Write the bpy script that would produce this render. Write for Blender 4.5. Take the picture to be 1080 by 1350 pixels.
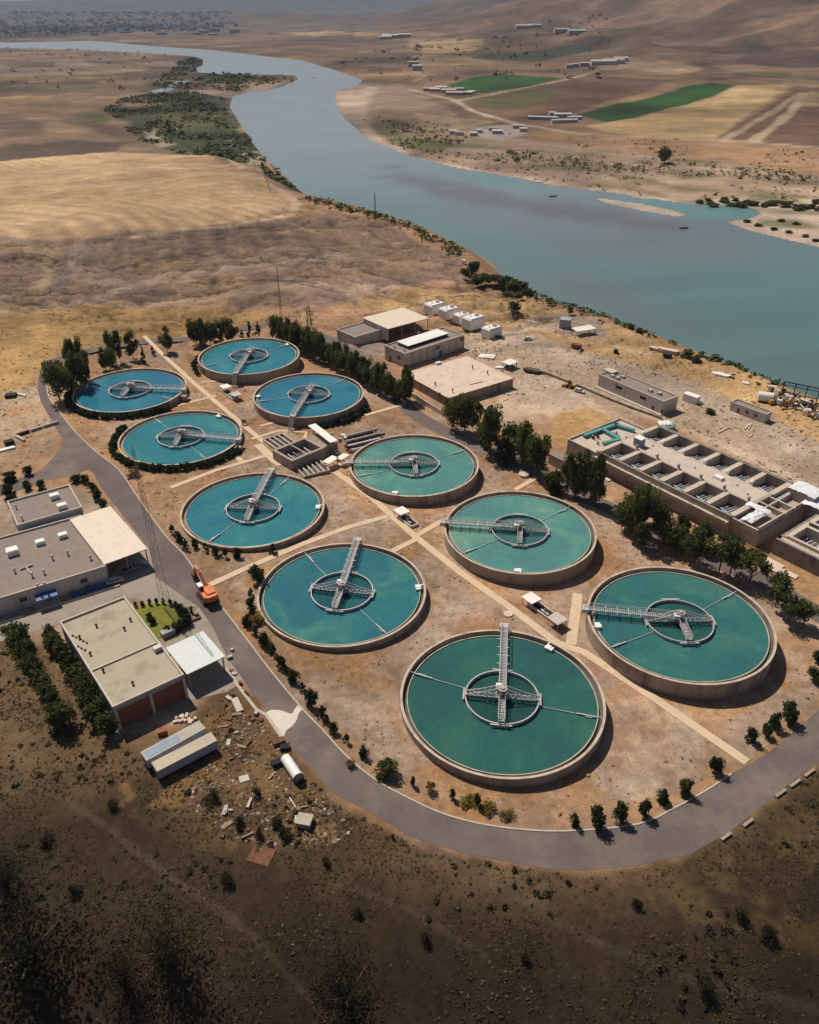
import bpy, math, random, time
import numpy as np
from mathutils import Vector
from mathutils.geometry import tessellate_polygon
T0 = time.time()
for o in list(bpy.data.objects): bpy.data.objects.remove(o)
S = bpy.context.scene
COL = S.collection
R = math.radians
# ------------------------------------------------------------------ camera
HAZE = 0.000036
CF, CP, CR, CH = 1060.0, R(32.18), R(-0.4), 129.0
cam_d = bpy.data.cameras.new('camera'); cam = bpy.data.objects.new('camera', cam_d); COL.objects.link(cam)
cam.location = (0, 0, CH)
from mathutils import Matrix
cam.rotation_euler = (Matrix.Rotation(R(90)-CP, 3, 'X') @ Matrix.Rotation(CR, 3, 'Z')).to_euler()
cam_d.sensor_fit = 'HORIZONTAL'; cam_d.sensor_width = 36; cam_d.lens = CF/1080*36
cam_d.clip_start = 1; cam_d.clip_end = 80000
S.camera = cam
# ------------------------------------------------------------------ light
SUN_EL, SUN_AZ = R(54), math.atan2(-0.59, 0.81)      # azimuth from +Y towards +X
W = bpy.data.worlds.new('World'); S.world = W; W.use_nodes = True
nt = W.node_tree; bg = nt.nodes['Background']
sky = nt.nodes.new('ShaderNodeTexSky'); sky.sky_type = 'NISHITA'; sky.sun_disc = False
sky.sun_elevation = SUN_EL; sky.sun_rotation = SUN_AZ; sky.dust_density = 1.6; sky.air_density = 1.0; sky.altitude = 300
nt.links.new(sky.outputs[0], bg.inputs[0]); bg.inputs[1].default_value = 0.05
sl = bpy.data.lights.new('sun', 'SUN'); sl.energy = 4.8; sl.angle = R(0.53); sl.color = (1.0, 0.90, 0.76)
so = bpy.data.objects.new('sun', sl); COL.objects.link(so)
sd = Vector((math.sin(SUN_AZ)*math.cos(SUN_EL), math.cos(SUN_AZ)*math.cos(SUN_EL), math.sin(SUN_EL)))
so.rotation_euler = sd.to_track_quat('Z', 'Y').to_euler()
S.view_settings.view_transform = 'Standard'; S.view_settings.look = 'None'
S.view_settings.exposure = -0.08; S.view_settings.gamma = 1.0; S.view_settings.use_curve_mapping = False
S.cycles.volume_bounces = 0
S.cycles.volume_max_steps = 64

rnd = random.Random(7)
# ------------------------------------------------------------------ surveying: photo pixel -> point on a level plane
_c, _s = math.cos(CP), math.sin(CP); _cr, _sr = math.cos(CR), math.sin(CR)
def proj(x, y, z):
    z = z-CH; yc = y*_s+z*_c; zc = y*_c-z*_s
    u = CF*x/zc; v = -CF*yc/zc
    return 540+u*_cr-v*_sr, 675+u*_sr+v*_cr
def lvl(px, py, z=0.0):
    a, b = px-540, py-675
    u = a*_cr+b*_sr; v = -a*_sr+b*_cr
    dx, dy, dz = u, CF*_c-v*_s, -CF*_s-v*_c
    if dz > -0.5: dz = -0.5
    t = (z-CH)/dz
    return dx*t, dy*t
# ------------------------------------------------------------------ numpy noise / polygons
def _hash(ix, iy, seed):
    h = (ix*374761393 + iy*668265263 + seed*1442695041) & 0xffffffff
    h = ((h ^ (h >> 13))*1274126177) & 0xffffffff
    return ((h ^ (h >> 16)) & 0xffffff)/float(0xffffff)
def vnoise(x, y, seed=0):
    x = np.asarray(x, float); y = np.asarray(y, float)
    ix = np.floor(x).astype(np.int64); iy = np.floor(y).astype(np.int64)
    fx = x-ix; fy = y-iy; fx = fx*fx*(3-2*fx); fy = fy*fy*(3-2*fy)
    a = _hash(ix, iy, seed); b = _hash(ix+1, iy, seed); c = _hash(ix, iy+1, seed); d = _hash(ix+1, iy+1, seed)
    return (a*(1-fx)+b*fx)*(1-fy)+(c*(1-fx)+d*fx)*fy
def fbm(x, y, sc, oct=4, seed=0, gain=.5):
    t = 0; a = 1; n = 0
    for i in range(oct):
        t = t+a*vnoise(np.asarray(x)/sc+17.3*i, np.asarray(y)/sc-9.1*i, seed+i*13); n += a; a *= gain; sc = sc*0.5
    return t/n
def sst(a, b, x):
    t = np.clip((np.asarray(x, float)-a)/(b-a), 0, 1); return t*t*(3-2*t)
def sdist(x, y, poly):
    """signed distance to a closed polygon, positive inside"""
    x = np.asarray(x, float); y = np.asarray(y, float)
    d2 = np.full(x.shape, 1e18); ins = np.zeros(x.shape, bool)
    n = len(poly)
    for i in range(n):
        x0, y0 = poly[i]; x1, y1 = poly[(i+1) % n]
        ex, ey = x1-x0, y1-y0; l2 = ex*ex+ey*ey+1e-9
        t = np.clip(((x-x0)*ex+(y-y0)*ey)/l2, 0, 1)
        d2 = np.minimum(d2, (x-x0-t*ex)**2+(y-y0-t*ey)**2)
        if y0 != y1:
            c = ((y0 > y) != (y1 > y)) & (x < (x1-x0)*(y-y0)/(y1-y0)+x0)
            ins ^= c
    d = np.sqrt(d2)
    return np.where(ins, d, -d)
def ldist(x, y, pts):
    d2 = np.full(np.shape(x), 1e18)
    for (x0, y0), (x1, y1) in zip(pts[:-1], pts[1:]):
        ex, ey = x1-x0, y1-y0; l2 = ex*ex+ey*ey+1e-9
        t = np.clip(((x-x0)*ex+(y-y0)*ey)/l2, 0, 1)
        d2 = np.minimum(d2, (x-x0-t*ex)**2+(y-y0-t*ey)**2)
    return np.sqrt(d2)
# ------------------------------------------------------------------ terrain height
WATER = -22.0
def P_(pts, z): return [lvl(a, b, z) for a, b in pts]
LIP = [(262,207),(300,222),(345,245),(400,262),(440,277),(490,288),(540,304),(590,324),(615,343),(645,360),(690,374),(730,394),(770,407),(820,430),(860,443),(907,462),(953,478),(1003,500),(1040,515),(1080,531),(1180,575),(1400,680)]
PLATEAU = [(-9000,900),(-2600,900)]+P_([(-260,222),(-60,216),(60,207),(160,202)]+LIP, -6)+[(900,-50),(900,-600),(-9000,-600)]
RIV_L = [(1400,690),(1180,580),(1080,533),(953,480),(860,445),(770,409),(690,376),(615,345),(540,306),(490,290),(440,279),(405,258)]
RIV_U = [(380,236),(352,212),(335,190),(318,165),(303,140),(307,127),(325,122),(352,120),(375,113),(394,104),(390,100),(345,98),(290,97),(262,95),(258,90),(268,85),(268,78),(255,74),(200,70),(120,66),(60,64),(0,63),(-200,62),(-400,62)]
RIV_R = [(-400,56),(-200,56),(0,56),(60,55),(120,53.5),(210,61),(280,66),(350,74),(400,80),(440,92),(478,106),(470,113),(450,117),(440,125),(447,145),(455,158),(470,170),(483,182),(500,190),(540,206),(605,222),(690,236),(740,247),(800,253),(865,263),(915,270),(990,274),(1004,281),(990,288),(955,292),(990,305),(1080,326),(1250,365),(1500,430)]
RIVER = P_(RIV_L, -6)+P_(RIV_U, WATER)+P_(RIV_R, WATER)
ISLES = [P_(p, WATER) for p in ([(783,261),(800,262),(845,268),(880,275),(906,283),(896,286),(850,279),(800,268)],
         [(345,100),(365,98),(388,99),(384,101),(360,102)],[(825,258),(850,258),(868,262),(845,262)])]
CREEK = [P_(p, WATER) for p in ([(198,120),(215,116),(228,108),(248,104),(252,107),(236,112),(226,119),(205,122)],)]
def h_plant(s):
    k = 7.0
    f = lambda v: k*np.log1p(np.exp(np.clip(v/k, -40, 40)))
    return -1.15-0.0425*(f(s-62)-f(s-152))
HILLS = [(-330,700,210,120,9),(-150,560,160,70,5),(-120,780,160,90,7),(-620,560,200,150,10),(-60,470,120,45,3.5),
         (-820,1010,160,60,22),(-1000,1250,260,70,20),(-640,1150,170,60,14),(-1250,1050,260,90,26),(-1500,1500,400,120,26),
         (2300,5200,1300,1300,230),(900,5600,700,700,90),(3900,4800,1300,1500,210),(1500,3300,500,500,45),(2600,3200,800,420,70),
         (3300,8200,1800,1200,260),(1600,3900,350,500,60),(2900,4100,380,600,90),(700,8600,900,700,110)]
def hgt(x, y):
    x = np.asarray(x, float); y = np.asarray(y, float)
    s = .8*x+.6*y; t = -.6*x+.8*y
    plant = h_plant(s)
    core = sst(20, -25, np.maximum(np.maximum(np.abs(x-10)-150-.15*np.abs(y-200), y-390), 72-y))
    nat = (fbm(x, y, 90, 4, 3)-.5)*9+(fbm(x, y, 22, 3, 8)-.5)*2.2+(fbm(x, y, 5, 3, 21)-.5)*.7
    nat = nat*np.clip((y-60)/700+.35, .3, 1.4)
    fore = -np.maximum(0, 86-y)*.34*sst(90, 55, y)  # ground made to fall away from the sun, shaped to darken the foreground
    pl = plant+nat*(1-core)+fore
    d = sdist(x, y, RIVER); 
    for p in ISLES: d = np.minimum(d, -sdist(x, y, p))
    for p in CREEK: d = np.maximum(d, sdist(x, y, p))
    out = np.maximum(-d, 0)
    val = WATER+.15+np.minimum(out*.035, 3.5)+(fbm(x, y, 240, 5, 5)-.35)*sst(10, 500, out)*14
    val = np.where(d > 0, WATER-np.minimum(d*.3, 3)-.05, val)
    dp = sdist(x, y, PLATEAU)
    wd = 13+np.clip((y-430)*.25, 0, 50)
    k = sst(-1, 1, (dp+wd*.5)/(wd*.5)-0.0)
    z = val*(1-k)+pl*k
    rel = 0
    for hx, hy, sx, sy, hh in HILLS:
        g = np.exp(-((x-hx)/sx)**2-((y-hy)/sy)**2)
        if hh > 40:
            g = g*(.55+.9*(1-np.abs(2*fbm(x, y, 900, 5, 77)-1)))
        rel = rel+hh*g*np.where(d > -30, 0, 1)
    fold = sst(2300, 3600, y+.35*x)*(1-np.abs(2*fbm(x, y, 520, 4, 78)-1))**2*58*sst(-400, 1500, x)
    far = fold+sst(2600, 6000, y)*(fbm(x, y, 1500, 5, 41)-.4)*60*(.35+sst(-1000, 2500, x))
    rg = np.exp(-((y-15500-1200*vnoise(x/5000, 0*x, 5))/1900)**2)*(130+200*sst(.1, .8, fbm(x, 0*y+3, 5200, 4, 61)))
    rg2 = np.exp(-((y-9800-900*vnoise(x/3000, 0*x, 9))/1100)**2)*(30+110*fbm(x, 0*y+8, 2600, 4, 67))
    return z+rel+far+rg*(.8+.4*fbm(x, y, 1200, 4, 71))+rg2
def in_core(x, y): return max(abs(x-10)-150-.15*abs(y-200), y-390, 72-y) < -26
def hz(x, y):
    if in_core(x, y):
        s = .8*x+.6*y; k = 7.0; f = lambda v: k*math.log1p(math.exp(v/k)) if v < 200 else v
        return -1.15-0.0425*(f(s-62)-f(s-152))
    return float(hgt(np.array([x]), np.array([y]))[0])
def P3(px, py, zo=0.0):
    """photo pixel -> point on the terrain"""
    if py < 150:
        dx, dy = lvl(px, py, CH-1.0)          # direction of sight per metre of drop
        tt_ = np.geomspace(60, 1600, 420); tt_ = tt_[tt_*dy < 23000] if dy > 0 else tt_
        zz = hgt(dx*tt_, dy*tt_); k = np.where(CH-tt_ < zz)[0]
        if len(k): q = tt_[k[0]]; return dx*q, dy*q, float(zz[k[0]])+zo
    z = -3.0 if py > 330 else -15.0
    for i in range(7):
        x, y = lvl(px, py, z); zn = hz(x, y); z = z+(zn-z)*.85
    return x, y, z+zo
def lvl_v(px, py, z):
    a, b = px-540, py-675
    u = a*_cr+b*_sr; v = -a*_sr+b*_cr
    dz = np.minimum(-CF*_s-v*_c, -.5); t = (z-CH)/dz
    return u*t, (CF*_c-v*_s)*t
def PG(pts):
    a = np.array(pts, float); px, py = a[:, 0], a[:, 1]
    z = np.where(py > 330, -3., -15.)
    for i in range(9):
        x, y = lvl_v(px, py, z); z = z+(hgt(x, y)-z)*.7
    for i in np.where(py < 110)[0]:
        q = P3(px[i], py[i]); x[i], y[i] = q[0], q[1]
    return list(zip(x.tolist(), y.tolist()))
def ztop(x, y, py):
    """height at which the point above (x,y) shows at photo row py"""
    lo, hi = -40., 128.
    for i in range(40):
        m = (lo+hi)/2
        if proj(x, y, m)[1] > py: lo = m
        else: hi = m
    return (lo+hi)/2
# ------------------------------------------------------------------ materials
MATS = {}
def mat(name, c, rough=.8, var=.18, sc=.6, metal=0., bump=.0, streak=None, spec=.3, dirt=None, coat=0, vc=None):
    if name in MATS: return MATS[name]
    m = bpy.data.materials.new(name); m.use_nodes = True; n = m.node_tree.nodes; L = m.node_tree.links
    b = n['Principled BSDF']; b.inputs['Roughness'].default_value = rough; b.inputs['Metallic'].default_value = metal
    b.inputs['Specular IOR Level'].default_value = spec
    tc = n.new('ShaderNodeTexCoord'); oi = n.new('ShaderNodeObjectInfo')
    ad = n.new('ShaderNodeVectorMath'); ad.operation = 'MULTIPLY_ADD'
    ad.inputs[1].default_value = (1, 1, 1) if not streak else streak
    L.new(tc.outputs['Object'], ad.inputs[0]); 
    cb = n.new('ShaderNodeCombineXYZ'); ml = n.new('ShaderNodeMath'); ml.operation = 'MULTIPLY'; ml.inputs[1].default_value = 37.
    L.new(oi.outputs['Random'], ml.inputs[0]); L.new(ml.outputs[0], cb.inputs[0]); L.new(ml.outputs[0], cb.inputs[1]); L.new(cb.outputs[0], ad.inputs[2])
    nz = n.new('ShaderNodeTexNoise'); nz.inputs['Scale'].default_value = sc; nz.inputs['Detail'].default_value = 8; nz.inputs['Roughness'].default_value = .65
    L.new(ad.outputs[0], nz.inputs['Vector'])
    rp = n.new('ShaderNodeValToRGB'); rp.color_ramp.elements[0].position = .3; rp.color_ramp.elements[1].position = .72
    d = dirt or tuple(v*(1-var*1.6) for v in c); h = tuple(min(1, v*(1+var*.6)) for v in c)
    rp.color_ramp.elements[0].color = (*d, 1); rp.color_ramp.elements[1].color = (*h, 1)
    e = rp.color_ramp.elements.new(.5); e.color = (*c, 1)
    L.new(nz.outputs['Fac'], rp.inputs[0]); L.new(rp.outputs[0], b.inputs['Base Color'])
    if bump:
        bp = n.new('ShaderNodeBump'); bp.inputs['Strength'].default_value = bump; bp.inputs['Distance'].default_value = .1
        L.new(nz.outputs['Fac'], bp.inputs['Height']); L.new(bp.outputs[0], b.inputs['Normal'])
    if coat: b.inputs['Coat Weight'].default_value = coat; b.inputs['Coat Roughness'].default_value = .1
    MATS[name] = m; return m
def tag(o, label=None, cat=None, group=None, kind=None):
    if label: o['label'] = label
    if cat: o['category'] = cat
    if group: o['group'] = group
    if kind: o['kind'] = kind
    return o
class MB:
    def __init__(s): s.v = []; s.f = []; s.mi = []
    def add(s, v, f, mi=0):
        b = len(s.v); s.v += v; s.f += [tuple(i+b for i in q) for q in f]; s.mi += [mi]*len(f)
    def box(s, cx, cy, z0, z1, lx, ly, rz=0., mi=0, tx=0):
        c, n = math.cos(rz), math.sin(rz); v = []
        for z, k in ((z0, 1), (z1, 1-tx)):
            for a, b in ((-1, -1), (1, -1), (1, 1), (-1, 1)):
                x, y = a*lx/2*k, b*ly/2*k; v.append((cx+x*c-y*n, cy+x*n+y*c, z))
        s.add(v, [(3, 2, 1, 0), (4, 5, 6, 7), (0, 1, 5, 4), (1, 2, 6, 5), (2, 3, 7, 6), (3, 0, 4, 7)], mi)
    def prism(s, poly, z0, z1, mi=0):
        n = len(poly); 
        if sum(poly[i][0]*poly[(i+1) % n][1]-poly[(i+1) % n][0]*poly[i][1] for i in range(n)) < 0: poly = poly[::-1]
        s.add([(p[0], p[1], z0) for p in poly]+[(p[0], p[1], z1) for p in poly],
              [tuple(range(n))[::-1], tuple(range(n, 2*n))]+[(i, (i+1) % n, n+(i+1) % n, n+i) for i in range(n)], mi)
    def bar(s, a, b, w, h=None, mi=0):
        """rectangular bar between two points"""
        a = Vector(a); b = Vector(b); d = b-a; h = h or w
        if d.length < 1e-6: return
        d.normalize(); up = Vector((0, 0, 1)) if abs(d.z) < .95 else Vector((0, 1, 0))
        r = d.cross(up).normalized(); u = r.cross(d).normalized()
        v = [tuple(p+r*x*w/2+u*y*h/2) for p in (a, b) for x, y in ((-1, -1), (1, -1), (1, 1), (-1, 1))]
        s.add(v, [(3, 2, 1, 0), (4, 5, 6, 7), (0, 1, 5, 4), (1, 2, 6, 5), (2, 3, 7, 6), (3, 0, 4, 7)], mi)
    def tube(s, a, b, r0, r1=None, n=8, mi=0):
        a = Vector(a); b = Vector(b); d = b-a; r1 = r0 if r1 is None else r1
        if d.length < 1e-6: return
        d.normalize(); up = Vector((0, 0, 1)) if abs(d.z) < .95 else Vector((0, 1, 0))
        r = d.cross(up).normalized(); u = r.cross(d)
        v = [tuple(p+(r*math.cos(k*2*math.pi/n)+u*math.sin(k*2*math.pi/n))*q) for p, q in ((a, r0), (b, r1)) for k in range(n)]
        s.add(v, [tuple(range(n)), tuple(range(2*n-1, n-1, -1))]+[((i+1) % n, i, n+i, n+(i+1) % n) for i in range(n)], mi)
    def ring(s, r0, r1, z0, z1, n=96, cx=0, cy=0, mi=0, z0f=None):
        """annular wall: r0 inner, r1 outer"""
        v = []
        for k in range(n):
            a = k*2*math.pi/n; c, q = math.cos(a), math.sin(a)
            zb = z0f(cx+r1*c, cy+r1*q) if z0f else z0
            v += [(cx+r0*c, cy+r0*q, zb), (cx+r1*c, cy+r1*q, zb), (cx+r1*c, cy+r1*q, z1), (cx+r0*c, cy+r0*q, z1)]
        f = []
        for k in range(n):
            a = 4*k; b = 4*((k+1) % n)
            f += [(a+1, b+1, b+2, a+2), (a+2, b+2, b+3, a+3), (b, a, a+3, b+3), (a, b, b+1, a+1)]
        s.add(v, f, mi)
    def disc(s, r, z, n=96, cx=0, cy=0, mi=0, rings=1):
        v = [(cx, cy, z)]+[(cx+r*math.cos(k*2*math.pi/n), cy+r*math.sin(k*2*math.pi/n), z) for k in range(n)]
        s.add(v, [(0, k+1, (k+1) % n+1) for k in range(n)], mi)
    def build(s, name, m, parent=None, loc=None, rz=0, smooth=False):
        me = bpy.data.meshes.new(name); me.from_pydata(s.v, [], s.f)
        ms = m if isinstance(m, (list, tuple)) else [m]
        for q in ms: me.materials.append(q)
        if len(ms) > 1: me.polygons.foreach_set('material_index', s.mi)
        if smooth: me.polygons.foreach_set('use_smooth', [True]*len(me.polygons))
        me.update()
        o = bpy.data.objects.new(name, me); COL.objects.link(o)
        if parent: o.parent = parent
        if loc: o.location = loc
        if rz: o.rotation_euler.z = rz
        return o
def empty(name, loc, rz=0., label=None, cat=None, group=None):
    o = bpy.data.objects.new(name, None); COL.objects.link(o); o.location = loc; o.rotation_euler.z = rz; o.empty_display_size = 1
    return tag(o, label, cat, group)
def children_of(o): return KIDS.get(o.name, [])
def copy_tree(o, parent=None):
    c = o.copy(); COL.objects.link(c); c.parent = parent
    for ch in list(o.children): copy_tree(ch, c)
    return c
exec_part = None
# ------------------------------------------------------------------ terrain mesh (finer near, coarser far)
tt = np.concatenate([-np.geomspace(420, 104, 46)[:-1], np.linspace(-104, 104, 600), np.geomspace(104, 420, 46)[1:]])
ys = [-160., -110, -70, -40, -15, 5, 18, 28]
y = 36.0
while y < 24000:
    ys.append(y); D = math.hypot(y, CH); y += min(max(.24, D*D/(CF*.758*CH)*1.32), max(.24, y*.0125))
ys = np.array(ys)
wy = np.sqrt(ys**2+CH**2)/183.0; wy = np.where(ys < 60, math.hypot(60, CH)/183., wy)
GX = tt[None, :]*wy[:, None]; GY = np.repeat(ys[:, None], len(tt), 1)
nr, nc = GX.shape
GZ = hgt(GX, GY)
print('terrain', nr, nc, time.time()-T0)
# albedo
def C_(r, g, b): return np.array([r, g, b])
X, Y = GX.ravel(), GY.ravel()
dist = np.sqrt(X*X+Y*Y+CH*CH); wsc = dist/183.
n1 = fbm(X, Y, 60, 5, 101); n2 = fbm(X, Y, 9, 5, 102); n3 = fbm(X, Y, 2.2, 4, 103); ff = sst(300, 1400, Y); n2 = n2*(1-ff)+fbm(X, Y, 160, 4, 112)*ff; f3 = sst(250, 700, Y); n3 = n3*(1-f3)+fbm(X, Y, 70, 3, 113)*f3*(1-ff)+.5*f3*ff; nf = fbm(X, Y, 420, 5, 104)
# streaky noise that follows the plough and the slope
n4 = fbm(X*.35+Y*.1, Y*1.6, 26, 4, 105)*(1-ff)+ff*fbm(X*.4, Y*1.2, 420, 4, 115)
tan_, grey, gold, brown, dark = C_(.37,.215,.115), C_(.31,.205,.145), C_(.42,.235,.09), C_(.23,.155,.105), C_(.13,.085,.062)
def mix(a, b, k): return a*(1-k[:, None])+b*k[:, None]
col = mix(np.tile(tan_, (len(X), 1)), grey, sst(.42, .62, n2*.5+n1*.5))
col = mix(col, gold, sst(.53, .68, n1*.45+n2*.3+n3*.25)*.55)
farc = mix(np.tile(C_(.24,.15,.095), (len(X), 1)), C_(.12,.078,.056), sst(.4, .65, nf)); farc = mix(farc, C_(.33,.215,.115), sst(.55, .7, fbm(X, Y*1.8, 300, 4, 131))*.8)
col = mix(col, farc, sst(800, 1300, Y))
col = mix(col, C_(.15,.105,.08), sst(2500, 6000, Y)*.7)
def region(px, c, amt=1.0, edge=1.2, wob=2.5, seed=0, z=None, sp=None):
    """lay a patch of soil / crop / painted shade; edge and wobble in metres at 183 m, growing with distance"""
    global col
    poly = PG(px) if z is None else P_(px, z)
    a = np.array(poly); m0 = a.min(0); m1 = a.max(0); pad = 30+np.hypot(*(m1-m0))*.08
    idx = np.where((X > m0[0]-pad) & (X < m1[0]+pad) & (Y > m0[1]-pad) & (Y < m1[1]+pad))[0]
    if not len(idx): return
    x, y, w = X[idx], Y[idx], wsc[idx]
    d = sdist(x, y, poly)
    if wob: d = d+(fbm(x, y, 14*w.mean(), 4, 200+seed)-.5)*2*wob*w
    k = sst(-edge, edge, d/w)*amt
    if sp: k = k*sst(sp[0], sp[1], fbm(x, y, sp[2]*w.mean(), 4, 300+seed))
    k = k[:, None]
    col[idx] = col[idx]*(1-k)+np.array(c)*(.86+.28*n2[idx][:, None])*k
def line(px, c, w, amt=1., soft=.6, wob=.5):
    global col
    pts = PG(px); a = np.array(pts); m0 = a.min(0)-w*4-20; m1 = a.max(0)+w*4+20
    idx = np.where((X > m0[0]) & (X < m1[0]) & (Y > m0[1]) & (Y < m1[1]))[0]
    if not len(idx): return
    x, y = X[idx], Y[idx]; d = ldist(x, y, pts)+(fbm(x, y, w*4, 3, 9)-.5)*wob*w
    k = (1-sst(w*.5*(1-soft), w*.5*(1+soft), d))*amt; k = k[:, None]
    col[idx] = col[idx]*(1-k)+np.array(c)*(.9+.2*n2[idx][:, None])*k
SA, SG = (.42,.285,.165), (.255,.195,.165)
# left hill: stubble field, mauve slope, golden strip
region([(-200,150),(0,150),(60,150),(110,165),(160,188),(215,198),(262,207),(330,222),(0,215),(-200,225)], (.235,.16,.11), wob=3)
region([(-260,225),(0,214),(60,208),(200,202),(262,207),(315,226),(372,252),(402,268),(388,284),(300,297),(190,311),(60,318),(-260,314)], SA, wob=1.2, seed=1)
region([(330,232),(372,252),(402,268),(440,278),(470,284),(420,270),(360,245)], (.30,.225,.18), wob=1)
region([(-260,318),(100,312),(250,299),(388,284),(450,284),(490,292),(545,310),(600,340),(612,366),(560,372),(520,382),(420,402),(330,402),(150,396),(-260,412)], (.225,.155,.125), wob=4, seed=2)
region([(250,300),(400,290),(560,320),(600,350),(540,360),(430,370),(330,350)], (.36,.24,.15), .4, wob=6, seed=3, sp=(.42,.6,22))
region([(150,345),(240,335),(330,372),(420,395),(360,405),(230,385)], (.38,.25,.14), .45, wob=6, seed=4, sp=(.42,.58,16))
region([(-260,412),(150,396),(250,402),(330,408),(350,420),(300,436),(200,446),(120,458),(80,474),(55,500),(40,520),(-260,600)], (.40,.25,.105), .9, wob=4, seed=5)
region([(0,320),(70,330),(80,400),(0,405)], (.2,.145,.115), .6, wob=6, seed=6)
region([(60,330),(130,325),(128,350),(60,380)], (.19,.155,.14), .7, wob=4, seed=16)
line([(-100,425),(0,411),(60,405),(118,394),(200,371),(300,352),(400,338),(470,330)], (.40,.31,.235), 9, .8)
line([(118,394),(200,402),(330,385),(420,372),(520,378)], (.39,.3,.22), 6, .6)
line([(290,203),(320,222),(360,245),(392,266),(380,283),(330,292),(300,297),(250,302),(180,311)], (.52,.4,.27), 7, .8)
line([(0,320),(70,333),(62,365),(40,390)], (.44,.31,.17), 12, .5, wob=2)
# ground between plant and river
region([(470,392),(560,384),(640,392),(700,400),(760,410),(840,438),(900,462),(960,482),(1000,500),(1080,532),(1240,600),(1240,640),(1000,560),(860,500),(700,430),(600,400),(500,410)], (.43,.285,.14), .85, wob=3, seed=7)
region([(560,440),(640,430),(700,436),(800,470),(900,500),(1000,540),(1100,590),(1200,640),(1200,780),(1080,690),(1050,640),(870,552),(800,545),(760,560),(700,540),(680,500),(620,470)], (.345,.265,.2), .85, wob=3, seed=8)
region([(640,500),(700,498),(760,520),(800,548),(770,575),(730,580),(690,570),(640,545),(620,520)], (.44,.335,.25), .9, wob=5, seed=9, sp=(.38,.55,9))
region([(735,545),(790,535),(815,548),(770,575),(745,595),(725,580)], (.40,.24,.1), .85, wob=3, seed=10)
line([(655,545),(668,520),(700,505),(745,515),(800,545),(860,570)], (.48,.37,.28), 5, .7)
line([(560,400),(610,420),(650,445),(700,455),(760,470),(840,496),(900,512),(960,545),(1040,585),(1180,650)], (.36,.285,.23), 9, .85)
line([(655,445),(690,432),(712,418),(745,414),(780,424),(790,440)], (.345,.28,.235), 9, .85)
line([(690,432),(740,434),(790,448),(850,466)], (.48,.36,.25), 4, .8)
line([(700,505),(760,508),(880,556),(1000,606),(1120,670)], (.47,.36,.27), 5, .8)
region([(700,418),(745,410),(790,425),(800,445),(760,446),(720,436)], (.27,.22,.19), .8, wob=2, seed=11)
region([(440,440),(500,440),(520,470),(470,475),(440,460)], (.30,.25,.215), .8, wob=2, seed=12)
# plant lawns of dry grass near the tanks
region([(60,500),(240,450),(540,520),(720,620),(1080,800),(1100,900),(980,1010),(760,1085),(560,1050),(420,930),(250,730),(100,560)], (.35,.215,.13), .5, wob=1, seed=13)
for i, q in enumerate([[(590,655),(780,655),(760,700),(620,700)],[(545,430),(600,420)]]): pass
for cx, cy in ((-69.9,335),(-111.5,299),(-39.5,294),(-81.6,258),(-47.8,209),(1.7,236.7),(-17.8,167),(32.1,195.3),(66.3,153.2),(20,127.8)):
    idx = np.where((abs(X-cx) < 40) & (abs(Y-cy) < 40))[0]; r = np.hypot(X[idx]-cx, Y[idx]-cy)
    k = (1-sst(23, 33, r+(n2[idx]-.5)*16))*sst(.36, .56, fbm(X[idx], Y[idx], 6, 3, 71)); k = k[:, None]*.75
    col[idx] = col[idx]*(1-k)+np.array((.36,.195,.08))*k
# pinkish worn soil of the yard around the lower tanks
for q, sd_ in (([(480,880),(520,850),(545,800),(620,790),(600,860),(540,900)],20), ([(820,925),(900,930),(960,990),(880,1030),(800,1060),(780,990)],21), ([(440,660),(520,690),(500,705),(440,715)],22), ([(360,900),(440,880),(520,960),(540,1020),(470,980)],24)):
    region(q, (.345,.25,.195), .75, wob=3, seed=sd_)
pm = sdist(X, Y, PG([(60,500),(240,450),(540,520),(720,620),(1080,800),(1100,900),(980,1010),(760,1085),(560,1050),(420,930),(250,730),(100,560)])) > 0
pa = fbm(X, Y, 15, 5, 170, .6); pb = fbm(X*1.3+Y*.4, Y-X*.3, 5, 5, 171, .65)
col = mix(col, C_(.37,.29,.235), pm*sst(.50, .60, pa)*.6); col = mix(col, C_(.25,.15,.085), pm*sst(.54, .66, pb)*.55); col = mix(col, C_(.44,.33,.21), pm*sst(.60, .70, 1-pb)*.5)
# left of the road, service area
region([(-200,560),(0,520),(60,505),(75,560),(80,600),(60,610),(0,640),(-200,690)], (.37,.28,.2), .75, wob=3, seed=14, sp=(.3,.5,8))
region([(-300,640),(0,655),(100,640),(150,665),(195,725),(280,800),(300,870),(240,960),(150,975),(60,840),(0,830),(-300,900)], (.33,.255,.195), .9, wob=1, seed=15)
# dry scrub slope in the foreground: vignette-like dimming painted into the soil colour, thinly covered
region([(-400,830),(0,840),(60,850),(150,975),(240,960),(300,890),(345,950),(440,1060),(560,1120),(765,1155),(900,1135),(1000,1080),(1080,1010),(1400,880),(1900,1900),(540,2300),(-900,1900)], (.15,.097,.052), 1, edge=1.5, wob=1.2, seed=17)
region([(-400,1000),(0,1050),(200,1050),(420,1120),(760,1175),(1000,1110),(1400,900),(1900,1900),(540,2300),(-900,1900)], (.046,.031,.020), .96, edge=10, wob=10, seed=18)  # soft-edged darkening towards the camera, dimming put into the soil colour
region([(200,960),(330,930),(420,1040),(440,1100),(300,1110),(160,1060),(180,980)], (.22,.13,.055), .85, wob=4, seed=19, sp=(.4,.6,5))
region([(840,1130),(1080,1020),(1200,1100),(1080,1250),(900,1230)], (.12,.08,.035), .7, wob=4, seed=23, sp=(.4,.58,6))
fmask = sst(112, 95, Y-.0*X)
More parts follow.
